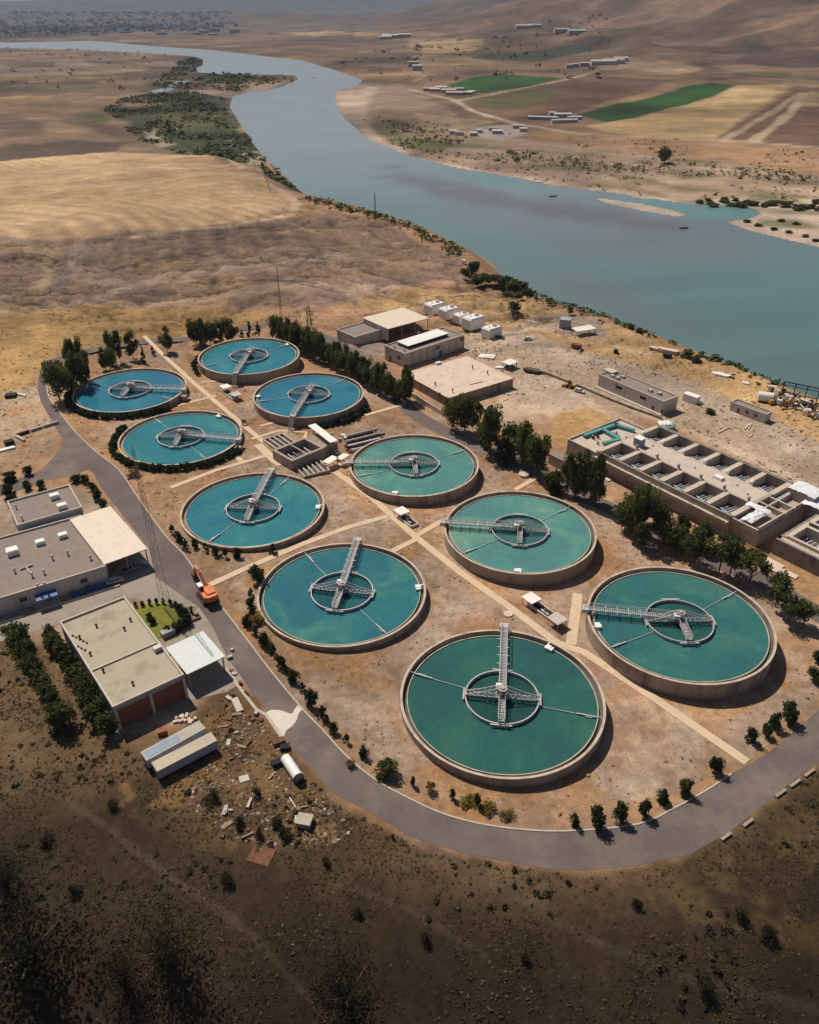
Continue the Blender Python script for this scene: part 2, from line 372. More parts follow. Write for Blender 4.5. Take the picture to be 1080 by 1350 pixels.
line([(-40,1000),(60,1040),(120,1075),(230,1160),(330,1230),(420,1330)], (.10,.075,.052), 1.3, .6)
line([(560,1110),(640,1160),(760,1230),(900,1290),(1080,1330)], (.09,.068,.048), 1.5, .5)
line([(440,1160),(540,1200),(640,1260)], (.09,.068,.048), 1.2, .5)
# far side of the river ---------------------------------------------------
region([(440,95),(480,106),(530,112),(560,128),(600,150),(640,180),(760,195),(900,210),(1080,232),(1300,260),(1300,400),(1080,326),(990,305),(955,292),(990,270),(865,263),(740,247),(605,222),(500,190),(455,158),(440,125)], (.27,.195,.14), .9, wob=4, seed=30, z=-19)
region([(500,190),(540,203),(605,217),(690,230),(740,240),(800,246),(865,256),(930,262),(1000,258),(1080,262),(1250,290),(1250,365),(1080,326),(990,306),(955,292),(1004,281),(990,270),(865,263),(740,247),(605,222),(540,206)], (.43,.33,.265), .95, wob=1.5, seed=31, z=-20)
region([(440,118),(470,112),(500,114),(480,150),(500,175),(540,200),(520,202),(480,182),(450,150)], (.42,.32,.25), .95, wob=1, seed=32, z=-20)
region([(484,155),(530,160),(560,180),(620,195),(560,200),(510,185)], (.10,.10,.04), .85, wob=2, seed=33, z=-20, sp=(.25,.45,12))
region([(290,97),(345,99),(394,101),(392,104),(352,119),(325,121),(295,116),(262,108)], (.20,.15,.07), .9, wob=1, seed=34, z=-20)
region([(262,98),(300,99),(385,101),(340,106),(260,106)], (.05,.065,.03), .85, wob=1, seed=35, z=-20, sp=(.3,.5,14))
region([(330,112),(388,103),(352,118),(325,121)], (.36,.285,.22), .9, wob=.4, seed=36, z=-20)
GRN = (.045,.06,.026)
region([(135,142),(165,128),(200,121),(250,121),(300,128),(306,142),(318,165),(335,187),(352,208),(382,234),(440,262),(492,290),(440,284),(380,255),(330,226),(262,205),(215,196),(188,180),(160,160)], GRN, .95, wob=2.5, seed=37, sp=(.15,.30,9), z=-18)
region([(190,150),(290,140),(330,190),(380,235),(300,205),(230,180)], (.10,.085,.035), .6, wob=2, seed=38, sp=(.4,.6,12), z=-18)
region([(192,172),(204,168),(214,182),(232,190),(212,195),(196,186)], (.36,.28,.215), .95, wob=.6, seed=39, z=-18)
region([(300,180),(345,190),(350,215),(380,238),(330,215)], (.34,.27,.21), .7, wob=2, seed=40, sp=(.5,.6,6), z=-18)
region([(225,96),(262,92),(268,84),(255,74),(240,80),(232,90),(200,112),(215,114)], GRN, .9, wob=1, seed=41, z=-19)
region([(240,119),(300,120),(320,123),(303,128),(240,123)], (.32,.25,.19), .9, wob=.5, seed=42, z=-20)
for i, (q, c, a) in enumerate([
    ([(-300,112),(0,108),(140,98),(200,97),(204,104),(100,111),(-300,120)], (.075,.08,.04), .85),
    ([(-300,84),(60,80),(160,84),(200,92),(140,97),(0,104),(-300,108)], (.26,.2,.15), .9),
    ([(-300,70),(0,69),(110,68),(200,74),(250,78),(225,90),(150,82),(0,80),(-300,84)], (.2,.14,.11), .8),
    ([(-300,122),(0,117),(100,112),(200,108),(180,120),(150,128),(110,140),(60,146),(0,150),(-300,155)], (.31,.205,.12), .9),
    ([(95,150),(128,147),(148,155),(140,163),(112,160)], (.075,.09,.03), .85),
    ([(60,123),(165,112),(205,110),(160,130),(120,138),(70,135)], (.17,.115,.085), .8),
    ([(-300,60),(0,60),(0,63),(60,65),(-300,66)], (.2,.17,.15), .6)]): region(q, c, a, wob=.8, seed=50+i)
for q_, c_q, a_q, i_q in (([(-60,150),(25,152),(55,164),(62,178),(0,184),(-60,184)],(.12,.082,.06),.8,1),([(72,152),(120,157),(165,172),(130,177),(90,169)],(.13,.09,.065),.7,2),([(-60,197),(40,190),(110,185),(165,188),(150,199),(60,207),(0,213),(-60,216)],(.09,.065,.05),.9,3),([(60,160),(110,166),(150,180),(110,184),(60,182)],(.30,.20,.12),.7,4),([(0,120),(60,118),(70,140),(0,147)],(.32,.205,.115),.7,5)):  # dark patches paint the dunes' shaded flanks into the soil
    region(q_, c_q, a_q, wob=1.2, edge=1.2, seed=60+i_q)
for p_i, q_ in enumerate(([(775,256),(800,258),(850,258),(880,268),(912,280),(912,290),(850,284),(790,272)],)): region(q_, (.42,.34,.28), 1, wob=.2, seed=66, z=WATER)
def dome(px, c, a=1., i=0, wob=.35, e=.7): region(px, c, a, edge=e, wob=wob, seed=70+i)
dome([(210,55),(330,40),(540,40),(620,46),(600,60),(520,66),(430,72),(330,66)], (.235,.155,.11), .8, 1)
dome([(375,50),(465,45),(470,53),(380,57)], (.12,.085,.07), .8, 2)
dome([(360,42),(440,40),(520,45),(500,49),(400,47)], (.42,.29,.15), .8, 3)
dome([(540,52),(630,50),(640,58),(622,68),(560,70),(540,66)], (.44,.31,.16), .9, 4)
dome([(540,72),(620,74),(655,85),(560,88)], (.42,.3,.17), .9, 5)
dome([(640,54),(700,52),(760,58),(700,68),(650,70)], (.23,.14,.075), .9, 6)
dome([(617,76),(640,72),(700,68),(745,60),(788,62),(745,74),(715,81),(680,81)], (.02,.062,.026), 1, 7, .1)
dome([(590,112),(620,103),(660,98),(740,104),(690,115),(640,123),(612,122)], (.028,.082,.016), 1, 8, .1)
dome([(606,135),(640,123),(700,113),(750,103),(780,97),(890,106),(850,122),(770,143),(720,155),(690,152),(620,145)], (.165,.098,.066), 1, 9, .15)
dome([(610,134),(645,124),(720,115),(740,125),(700,142),(650,147)], (.1,.1,.035), .7, 10)
dome([(676,156),(718,149),(720,153),(690,158)], (.09,.05,.035), 1, 11, .1)
dome([(758,151),(790,143),(850,130),(905,113),(940,109),(972,113),(940,127),(880,143),(830,157),(798,161)], (.028,.078,.018), 1, 12, .1)
dome([(770,166),(850,152),(940,128),(972,112),(1050,112),(1000,140),(945,182),(880,180),(800,174)], (.43,.30,.155), 1, 13, .2)
dome([(945,182),(1046,117),(1068,120),(992,187)], (.16,.095,.062), 1, 14, .1)
dome([(1070,120),(1200,120),(1300,200),(1080,192),(998,186)], (.36,.25,.14), 1, 15, .1)
dome([(1000,188),(1056,139),(1110,139),(1250,200)], (.155,.093,.062), 1, 16, .1)
dome([(950,53),(1000,58),(1085,68),(1120,90),(1040,89),(968,84),(985,72)], (.10,.065,.055), 1, 17, .3)
dome([(898,98),(940,96),(985,98),(990,104),(940,107)], (.16,.09,.065), .9, 18, .1)
dome([(780,80),(860,76),(930,90),(900,98),(800,96)], (.36,.25,.16), .8, 19, .8)
dome([(560,88),(700,84),(800,92),(740,100),(640,98),(560,100)], (.24,.155,.105), .8, 20)
dome([(545,148),(600,155),(660,160),(600,172),(560,166)], (.40,.29,.19), .9, 21)
dome([(540,172),(600,172),(610,182),(570,184)], (.24,.17,.11), .8, 22)
rf = random.Random(31); FC = [(.20,.13,.085),(.30,.2,.12),(.36,.25,.14),(.13,.088,.062),(.25,.165,.105),(.17,.115,.08),(.09,.085,.045)]
for i in range(95):
    zone = rf.choice([(440,1080,26,52),(440,760,50,100),(0,200,68,140),(0,420,42,54),(760,1080,95,110),(480,760,36,60)])
    a_ = rf.uniform(zone[0], zone[1]); b_ = rf.uniform(zone[2], zone[3]); hh_ = (b_-6)*rf.uniform(.03, .085); ww_ = hh_*rf.uniform(6, 16); sk_ = rf.uniform(-1.2, 1.2)*hh_; sl_ = rf.uniform(-.03, .03)*ww_
    if 590 < a_ < 990 and 58 < b_ < 170: continue
    dome([(a_-ww_/2,b_-hh_/2-sl_),(a_+ww_/2,b_-hh_/2+sl_),(a_+ww_/2+sk_,b_+hh_/2+sl_),(a_-ww_/2+sk_,b_+hh_/2-sl_)], rf.choice(FC), rf.uniform(.45, .85), 100+i, .12, .35)
TR = (.42,.34,.26)
line([(540,118),(600,132),(620,145),(680,163),(760,176),(850,180),(960,186),(1080,195),(1300,215)], TR, 13, .9)
line([(600,133),(680,118),(760,102),(795,92),(830,88)], TR, 15, .9)
line([(955,184),(1000,158),(1058,122)], (.4,.3,.2), 12, .8); line([(990,187),(1030,160),(1062,122)], (.42,.32,.22), 14, .9)
line([(545,108),(560,100),(600,96)], TR, 14, .6)
region([(612,168),(680,164),(695,176),(660,184),(625,180)], (.34,.29,.255), .9, wob=1, seed=95)
for i in range(7):
    o = i*9
    line([(560+o*4,188+o*.9),(760,204+o*.5),(900,212+o),(1080,222+o*1.1)], (.085,.09,.04) if i % 2 == 0 else (.36,.28,.2), 10+i, .55, wob=3)
line([(1000,262),(1080,272),(1160,285)], GRN, 18, .6, wob=4)
region([(1005,290),(1050,290),(1080,300),(1050,302),(1000,296)], (.09,.1,.04), .8, wob=1, seed=97)
# far town: dark orchards and roofs
region([(-300,38),(0,34),(60,27),(180,24),(310,30),(290,36),(180,42),(60,50),(-300,56)], (.055,.055,.055), .85, edge=.5, wob=.8, seed=98, sp=(.25,.45,6))
wx, wy_ = X+40*(fbm(X, Y, 90, 3, 150)-.5), Y+40*(fbm(X, Y, 90, 3, 151)-.5)
er = 1-np.abs(2*fbm(wx*.7+wy_*.5, wy_*1.5-wx*.3, 60, 6, 140, .6)-1); er2 = 1-np.abs(2*fbm(wx*.6, wy_*1.6, 22, 5, 141, .6)-1)
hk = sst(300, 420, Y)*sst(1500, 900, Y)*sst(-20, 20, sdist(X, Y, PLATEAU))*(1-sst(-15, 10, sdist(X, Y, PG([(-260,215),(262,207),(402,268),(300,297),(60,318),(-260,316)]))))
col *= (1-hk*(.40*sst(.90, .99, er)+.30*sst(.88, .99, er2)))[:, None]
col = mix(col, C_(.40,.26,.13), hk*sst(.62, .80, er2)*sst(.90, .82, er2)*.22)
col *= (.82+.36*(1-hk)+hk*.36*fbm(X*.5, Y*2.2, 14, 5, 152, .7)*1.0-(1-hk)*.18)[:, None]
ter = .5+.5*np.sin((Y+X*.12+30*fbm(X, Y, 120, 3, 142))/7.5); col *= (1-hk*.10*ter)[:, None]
fk2 = sst(900, 1500, Y); er3 = 1-np.abs(2*fbm(X, Y*1.0, 900, 6, 143)-1); col *= (1-fk2*.35*sst(.8, .98, er3))[:, None]
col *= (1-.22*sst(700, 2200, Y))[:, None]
# small-scale relief: furrows on the stubble and erosion lines
fk = np.clip(sst(430, 560, Y)*sst(1000, 850, Y)*(1-sst(0, 60, X+0*Y)), 0, 1)
ang = .45+.35*fbm(X, Y, 300, 2, 11); u_ = X*np.sin(ang)+Y*np.cos(ang)
fur = np.sin(u_/2.2+4*n1+1.5*n2)*.5+.5
col *= (1-(fk*.30*fur*(.4+.9*n2)))[:, None]
# fine variation everywhere
col *= (.80+.40*n3)[:, None]*(.88+.24*n4)[:, None]*(.85+.3*n2)[:, None]
col = np.clip(col, .01, .8)
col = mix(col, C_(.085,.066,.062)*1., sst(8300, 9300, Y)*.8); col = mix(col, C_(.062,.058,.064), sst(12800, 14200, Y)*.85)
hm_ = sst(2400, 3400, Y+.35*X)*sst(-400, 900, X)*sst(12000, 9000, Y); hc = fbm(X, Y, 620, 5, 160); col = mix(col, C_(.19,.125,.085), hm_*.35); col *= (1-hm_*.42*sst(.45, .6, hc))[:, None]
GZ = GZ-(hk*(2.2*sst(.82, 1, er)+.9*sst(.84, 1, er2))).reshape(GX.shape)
GZ = GZ+np.where(sdist(GX, GY, PG([(-260,215),(262,207),(402,268),(300,297),(60,318),(-260,316)])) > 0, (fur.reshape(GX.shape)-.5)*.5, 0)
def grid_mesh(name, gx, gy, gz, c=None, al=None):
    r, q = gx.shape; me = bpy.data.meshes.new(name)
    co = np.stack([gx, gy, gz], -1).reshape(-1, 3).astype(np.float32)
    i = np.arange(r*q).reshape(r, q); f = np.stack([i[:-1, :-1], i[:-1, 1:], i[1:, 1:], i[1:, :-1]], -1).reshape(-1, 4)
    me.vertices.add(len(co)); me.vertices.foreach_set('co', co.ravel())
    me.loops.add(f.size); me.loops.foreach_set('vertex_index', f.ravel().astype(np.int32))
    me.polygons.add(len(f)); me.polygons.foreach_set('loop_start', np.arange(0, f.size, 4, dtype=np.int32))
    me.polygons.foreach_set('use_smooth', np.ones(len(f), bool))
    me.update(calc_edges=True)
    if c is not None:
        at = me.color_attributes.new('soil', 'FLOAT_COLOR', 'POINT')
        at.data.foreach_set('color', np.concatenate([c, (np.ones(len(c)) if al is None else al)[:, None]], 1).astype(np.float32).ravel())
    o = bpy.data.objects.new(name, me); COL.objects.link(o); return o
gm = bpy.data.materials.new('ground'); gm.use_nodes = True; n = gm.node_tree.nodes; L = gm.node_tree.links
b = n['Principled BSDF']; b.inputs['Roughness'].default_value = .95; b.inputs['Specular IOR Level'].default_value = .12
va = n.new('ShaderNodeVertexColor'); va.layer_name = 'soil'; tc = n.new('ShaderNodeTexCoord')
def noise(sc, det=6, rough=.6):
    z = n.new('ShaderNodeTexNoise'); z.inputs['Scale'].default_value = sc; z.inputs['Detail'].default_value = det; z.inputs['Roughness'].default_value = rough
    L.new(tc.outputs['Object'], z.inputs['Vector']); return z
za, zb = noise(.55, 8, .7), noise(2.6, 4, .7)
def rng(src, a, b_, c, d):
    m = n.new('ShaderNodeMapRange'); m.inputs[1].default_value = a; m.inputs[2].default_value = b_; m.inputs[3].default_value = c; m.inputs[4].default_value = d
    L.new(src, m.inputs[0]); return m.outputs[0]
zc = noise(.004, 10, .62); zd = noise(.03, 6, .65)
m1 = n.new('ShaderNodeMath'); m1.operation = 'MULTIPLY'; L.new(rng(za.outputs['Fac'], .3, .7, .72, 1.26), m1.inputs[0]); L.new(rng(zb.outputs['Fac'], .3, .7, .84, 1.16), m1.inputs[1])
m2 = n.new('ShaderNodeMath'); m2.operation = 'MULTIPLY'; L.new(rng(zc.outputs['Fac'], .36, .64, .62, 1.34), m2.inputs[0]); L.new(rng(zd.outputs['Fac'], .3, .7, .74, 1.26), m2.inputs[1])
m3 = n.new('ShaderNodeMath'); m3.operation = 'MULTIPLY'; L.new(m1.outputs[0], m3.inputs[0]); L.new(m2.outputs[0], m3.inputs[1])
def gully(sc, det, w, amt, src):
    mp = n.new('ShaderNodeMapping'); mp.inputs['Scale'].default_value = (.6, 1.5, 1); mp.inputs['Rotation'].default_value = (0, 0, .35); L.new(tc.outputs['Object'], mp.inputs['Vector'])
    z = n.new('ShaderNodeTexNoise'); z.inputs['Scale'].default_value = sc; z.inputs['Detail'].default_value = det; z.inputs['Roughness'].default_value = .55; z.inputs['Distortion'].default_value = .6; L.new(mp.outputs[0], z.inputs['Vector'])
    a_ = n.new('ShaderNodeMath'); a_.operation = 'SUBTRACT'; a_.inputs[1].default_value = .5; L.new(z.outputs['Fac'], a_.inputs[0]); b_ = n.new('ShaderNodeMath'); b_.operation = 'ABSOLUTE'; L.new(a_.outputs[0], b_.inputs[0])
    k = rng(b_.outputs[0], 0, w, amt, 0); c_ = n.new('ShaderNodeMath'); c_.operation = 'MULTIPLY'; L.new(k, c_.inputs[0]); L.new(va.outputs['Alpha'], c_.inputs[1])
    d_ = n.new('ShaderNodeMath'); d_.operation = 'SUBTRACT'; d_.inputs[0].default_value = 1; L.new(c_.outputs[0], d_.inputs[1]); e_ = n.new('ShaderNodeMath'); e_.operation = 'MULTIPLY'; L.new(src, e_.inputs[0]); L.new(d_.outputs[0], e_.inputs[1]); return e_
m3 = gully(.012, 5, .012, .5, m3.outputs[0]); m3 = gully(.035, 6, .014, .38, m3.outputs[0])
mx = n.new('ShaderNodeVectorMath'); mx.operation = 'SCALE'; L.new(va.outputs['Color'], mx.inputs[0]); L.new(m3.outputs[0], mx.inputs['Scale'])
L.new(mx.outputs[0], b.inputs['Base Color'])
bp = n.new('ShaderNodeBump'); bp.inputs['Strength'].default_value = .7; bp.inputs['Distance'].default_value = .5
L.new(za.outputs['Fac'], bp.inputs['Height']); L.new(bp.outputs[0], b.inputs['Normal'])
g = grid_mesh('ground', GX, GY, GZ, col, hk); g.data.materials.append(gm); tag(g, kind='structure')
print('ground done', time.time()-T0)
# ------------------------------------------------------------------ river
# water surface; silt and shoals tint it, sky sheen is painted in farther out
ry = [y for y in ys if y > 120 and y < 9000][::2]; rt = np.linspace(-150, 200, 240)
RXg = rt[None, :]*(np.sqrt(np.array(ry)**2+CH**2)/183.)[:, None]; RYg = np.repeat(np.array(ry)[:, None], 240, 1)
rx, rY = RXg.ravel(), RYg.ravel()
wc = np.tile(C_(.085,.165,.16), (len(rx), 1))
wn = fbm(rx*.6+rY*.2, rY*.5, 120, 5, 900); wn2 = fbm(rx, rY, 30, 4, 901)
wc = mix(wc, C_(.115,.145,.15), sst(.4, .65, wn)); 
wc = mix(wc, C_(.25,.295,.33), sst(320, 1300, rY)*.9)  # pale grey-blue sky sheen painted over the distant reach
sh = P_([(520,222),(600,246),(690,262),(780,276),(860,290),(950,300),(880,304),(780,292),(690,278),(600,262),(530,240)], WATER)
wc = mix(wc, C_(.12,.105,.115), sst(-22, 16, sdist(rx, rY, sh)+(wn2-.5)*60)*.75)
rv = P_(RIV_R+RIV_U[:14], WATER)
lag = P_([(860,262),(930,266),(990,272),(1006,281),(960,292),(900,284),(850,272),(780,258),(700,244),(600,226),(600,232),(700,252)], WATER)
wc = mix(wc, C_(.10,.26,.26), sst(-12, 12, sdist(rx, rY, lag)+(wn2-.5)*30)*.6)
strk = fbm(rx*.25+rY*.5, rY*2.2-rx*.6, 60, 5, 955); wc *= (.88+.24*strk)[:, None]  # sky-lit wind streaks painted into the water colour
ds = np.abs(sdist(rx, rY, RIVER)); wc = mix(wc, C_(.095,.24,.235), sst(70, 0, ds)*.5*sst(700, 450, rY))
wm = bpy.data.materials.new('river_water'); wm.use_nodes = True; n = wm.node_tree.nodes; L = wm.node_tree.links
b = n['Principled BSDF']; b.inputs['Roughness'].default_value = .2; b.inputs['IOR'].default_value = 1.33
va = n.new('ShaderNodeVertexColor'); va.layer_name = 'soil'; L.new(va.outputs['Color'], b.inputs['Base Color'])
tc = n.new('ShaderNodeTexCoord'); mp = n.new('ShaderNodeMapping'); mp.inputs['Scale'].default_value = (.05, .22, 1); mp.inputs['Rotation'].default_value = (0, 0, .5)
L.new(tc.outputs['Object'], mp.inputs['Vector']); z = n.new('ShaderNodeTexNoise'); z.inputs['Scale'].default_value = 1.; z.inputs['Detail'].default_value = 9; z.inputs['Roughness'].default_value = .7
L.new(mp.outputs[0], z.inputs['Vector']); bp = n.new('ShaderNodeBump'); bp.inputs['Strength'].default_value = .35; bp.inputs['Distance'].default_value = .6
L.new(z.outputs['Fac'], bp.inputs['Height']); L.new(bp.outputs[0], b.inputs['Normal'])
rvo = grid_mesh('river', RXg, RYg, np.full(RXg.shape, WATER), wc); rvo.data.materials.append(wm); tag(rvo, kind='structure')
# ------------------------------------------------------------------ roads and paths (sheets draped on the ground)
import bmesh
def sheet(name, poly, m, zo, cell=3.0, thick=0.0, kind='structure'):
    """polygon cut on a grid and draped on the ground"""
    bm = bmesh.new(); vs = [bm.verts.new((x, y, 0)) for x, y in poly]
    tri = tessellate_polygon([[Vector((x, y, 0)) for x, y in poly]])
    for t in tri:
        try: bm.faces.new([vs[i] for i in t])
        except ValueError: pass
    a = np.array(poly); (x0, y0), (x1, y1) = a.min(0), a.max(0)
    for ax, lo, hi in ((0, x0, x1), (1, y0, y1)):
        p = math.ceil(lo/cell)*cell
        while p < hi:
            co = (p, 0, 0) if ax == 0 else (0, p, 0); no = (1, 0, 0) if ax == 0 else (0, 1, 0)
            bmesh.ops.bisect_plane(bm, geom=bm.verts[:]+bm.edges[:]+bm.faces[:], plane_co=co, plane_no=no); p += cell
    co = np.array([v.co[:2] for v in bm.verts]); z = hgt(co[:, 0], co[:, 1])
    for v, zz in zip(bm.verts, z): v.co.z = zz+zo
    bmesh.ops.recalc_face_normals(bm, faces=bm.faces[:])
    for f in bm.faces:
        if f.normal.z < 0: f.normal_flip()
    if thick:
        r = bmesh.ops.extrude_face_region(bm, geom=bm.faces[:])
        for v in [e for e in r['geom'] if isinstance(e, bmesh.types.BMVert)]: v.co.z -= thick
        bmesh.ops.recalc_face_normals(bm, faces=bm.faces[:])
    me = bpy.data.meshes.new(name); bm.to_mesh(me); bm.free(); me.materials.append(m)
    o = bpy.data.objects.new(name, me); COL.objects.link(o); tag(o, kind=kind); return o
def smooth_line(pts, n=8):
    out = []
    for i in range(len(pts)-1):
        p0 = pts[max(i-1, 0)]; p1 = pts[i]; p2 = pts[i+1]; p3 = pts[min(i+2, len(pts)-1)]
        for k in range(n):
            t = k/n; out.append(tuple(.5*((2*p1[j])+(-p0[j]+p2[j])*t+(2*p0[j]-5*p1[j]+4*p2[j]-p3[j])*t*t+(-p0[j]+3*p1[j]-3*p2[j]+p3[j])*t**3) for j in (0, 1)))
    out.append(pts[-1]); return out
def band(pts, w):
    l, r = [], []
    for i, (x, y) in enumerate(pts):
        a = pts[max(i-1, 0)]; b = pts[min(i+1, len(pts)-1)]; dx, dy = b[0]-a[0], b[1]-a[1]; q = math.hypot(dx, dy) or 1
        l.append((x-dy/q*w/2, y+dx/q*w/2)); r.append((x+dy/q*w/2, y-dx/q*w/2))
    return l+r[::-1]
def asphalt_mat(name, c):
    m = mat(name, c, .9, .16, .09, bump=.1, dirt=tuple(v*.80 for v in c)); n = m.node_tree.nodes; L = m.node_tree.links; b = n['Principled BSDF']
    src = b.inputs['Base Color'].links[0].from_socket; tc = n.new('ShaderNodeTexCoord')
    v = n.new('ShaderNodeTexVoronoi'); v.feature = 'DISTANCE_TO_EDGE'; v.inputs['Scale'].default_value = .16; w = n.new('ShaderNodeTexNoise'); w.inputs['Scale'].default_value = .5; w.inputs['Detail'].default_value = 5
    vm = n.new('ShaderNodeVectorMath'); vm.operation = 'MULTIPLY_ADD'; vm.inputs[1].default_value = (4, 4, 0); L.new(tc.outputs['Object'], w.inputs['Vector']); L.new(w.outputs['Color'], vm.inputs[0]); L.new(tc.outputs['Object'], vm.inputs[2]); L.new(vm.outputs[0], v.inputs['Vector'])
    mr = n.new('ShaderNodeMapRange'); mr.inputs[1].default_value = .004; mr.inputs[2].default_value = .02; mr.inputs[3].default_value = .88; mr.inputs[4].default_value = 1; L.new(v.outputs[0], mr.inputs[0])
    d = n.new('ShaderNodeTexNoise'); d.inputs['Scale'].default_value = .045; d.inputs['Detail'].default_value = 9; d.inputs['Roughness'].default_value = .7; L.new(tc.outputs['Object'], d.inputs['Vector'])
    m2 = n.new('ShaderNodeMapRange'); m2.inputs[1].default_value = .5; m2.inputs[2].default_value = .72; m2.inputs[3].default_value = 0; m2.inputs[4].default_value = .75; L.new(d.outputs['Fac'], m2.inputs[0])
    mx = n.new('ShaderNodeMixRGB'); mx.inputs[2].default_value = (.24, .185, .15, 1); L.new(m2.outputs[0], mx.inputs[0]); L.new(src, mx.inputs[1])
    sc = n.new('ShaderNodeVectorMath'); sc.operation = 'SCALE'; L.new(mx.outputs[0], sc.inputs[0]); L.new(mr.outputs[0], sc.inputs['Scale']); L.new(sc.outputs[0], b.inputs['Base Color']); return m
ASPH = asphalt_mat('asphalt', (.135,.108,.103))
right = [(68,486),(63,498),(62,513),(66,527),(77,541),(97,567),(127,596),(156,619),(180,653),(217,705),(244,733),(268,769),(300,810),(327,845),(359,887),(398,934),(425,962),(458,998),(495,1028),(540,1053),(590,1075),(655,1090),(740,1096),(840,1087),(890,1065),(930,1043),(965,1020),(1010,994),(1045,966),(1080,935),(1130,880),(1160,820)]
left = [(1240,830),(1190,900),(1130,960),(1080,1002),(1020,1050),(965,1095),(910,1127),(840,1141),(765,1148),(715,1145),(615,1126),(540,1103),(480,1066),(445,1050),(410,1012),(375,972),(350,935),(322,898),(300,868),(280,830),(262,800),(246,790),(205,760),(196,722),(170,690),(150,664),(135,645),(122,622),(117,619),(92,627),(67,633),(30,645),(-30,664),(-120,690),(-140,670),(-40,645),(0,640),(55,620),(67,607),(78,594),(83,580),(70,558),(54,530),(49,512),(51,497),(57,484)]
road = sheet('road', smooth_line(PG(right), 5)+PG(left), ASPH, .035, 4)
rl = PG([(62,486),(72,477),(95,468),(130,460),(170,453),(210,449),(255,446),(300,436),(350,430)]); sheet('road', band(smooth_line(rl), 6), ASPH, .032, 4)
rbk = PG([(350,425),(420,442),(480,478),(540,540),(600,575),(660,600),(705,622),(760,652),(800,668),(860,700),(920,730),(1000,764),(1080,810),(1130,845),(1200,880)]); sheet('road', band(smooth_line(rbk), 6.5), ASPH, .028, 4)
YARD = mat('yard_concrete', (.30,.255,.215), .9, .12, .25, bump=.1)
yard = sheet('pavement', PG([(196,722),(205,760),(246,790),(262,800),(225,800),(160,786),(80,822),(0,846),(-80,870),(-80,845),(0,818),(60,800),(140,772),(150,752)]), YARD, .042, 3)
sheet('pavement', PG([(262,800),(280,826),(300,868),(322,898),(300,912),(246,925),(246,890),(216,852),(236,838),(246,820)]), YARD, .045, 3)
KERB = mat('pale_kerb', (.46,.40,.33), .85, .12, .8)
PATH = mat('path_concrete', (.60,.46,.32), .9, .10, .35, bump=.05)
kr = smooth_line(PG(right[:27]), 4); sheet('kerb', band(kr, .35), KERB, .15, 6, .16)
PATHS = [([(190,443),(203,456),(214,467),(250,500),(300,543),(348,583)],2.0), ([(340,586),(362,607),(371,613)],3.2),
 ([(442,622),(490,656),(548,708),(610,757),(667,797),(735,848),(770,860),(860,919),(985,1005)],2.3), ([(225,643),(285,620),(350,601)],1.8),
 ([(275,772),(330,747),(400,717),(460,695),(510,681)],2.0), ([(309,600),(319,608)],2), ([(548,707),(583,687)],1.9), ([(517,727),(551,710)],1.9), ([(679,646),(707,630)],1.8),
 ([(762,783),(753,850)],2.6), ([(233,535),(285,522)],1.6), ([(266,504),(291,502)],1.4), ([(332,579),(368,568),(404,570),(402,578)],1.5), ([(343,562),(366,556)],1.3), ([(440,560),(480,548),(533,533)],1.9), ([(430,620),(450,612)],2)]
for k, (q, w) in enumerate(PATHS): sheet('path', band(PG(q), w), PATH, .10+.004*k, 3, .2)
ks = PG([(296,880),(318,910),(338,936),(352,944),(371,972)]); sheet('kerb', band(ks, .7), KERB, .22, 3, .3)
spill = [(430,370),(480,345),(560,350),(640,375),(665,340),(700,305),(735,330),(700,370),(680,430),(640,480),(600,510),(580,555),(560,550),(500,480)]
sheet('pavement_spill', smooth_line(PG([(280+a/6.14, 880+b/6.14) for a, b in spill]), 5), mat('lime_spill', (.62,.57,.5), .95, .06, .5), .046, 3)
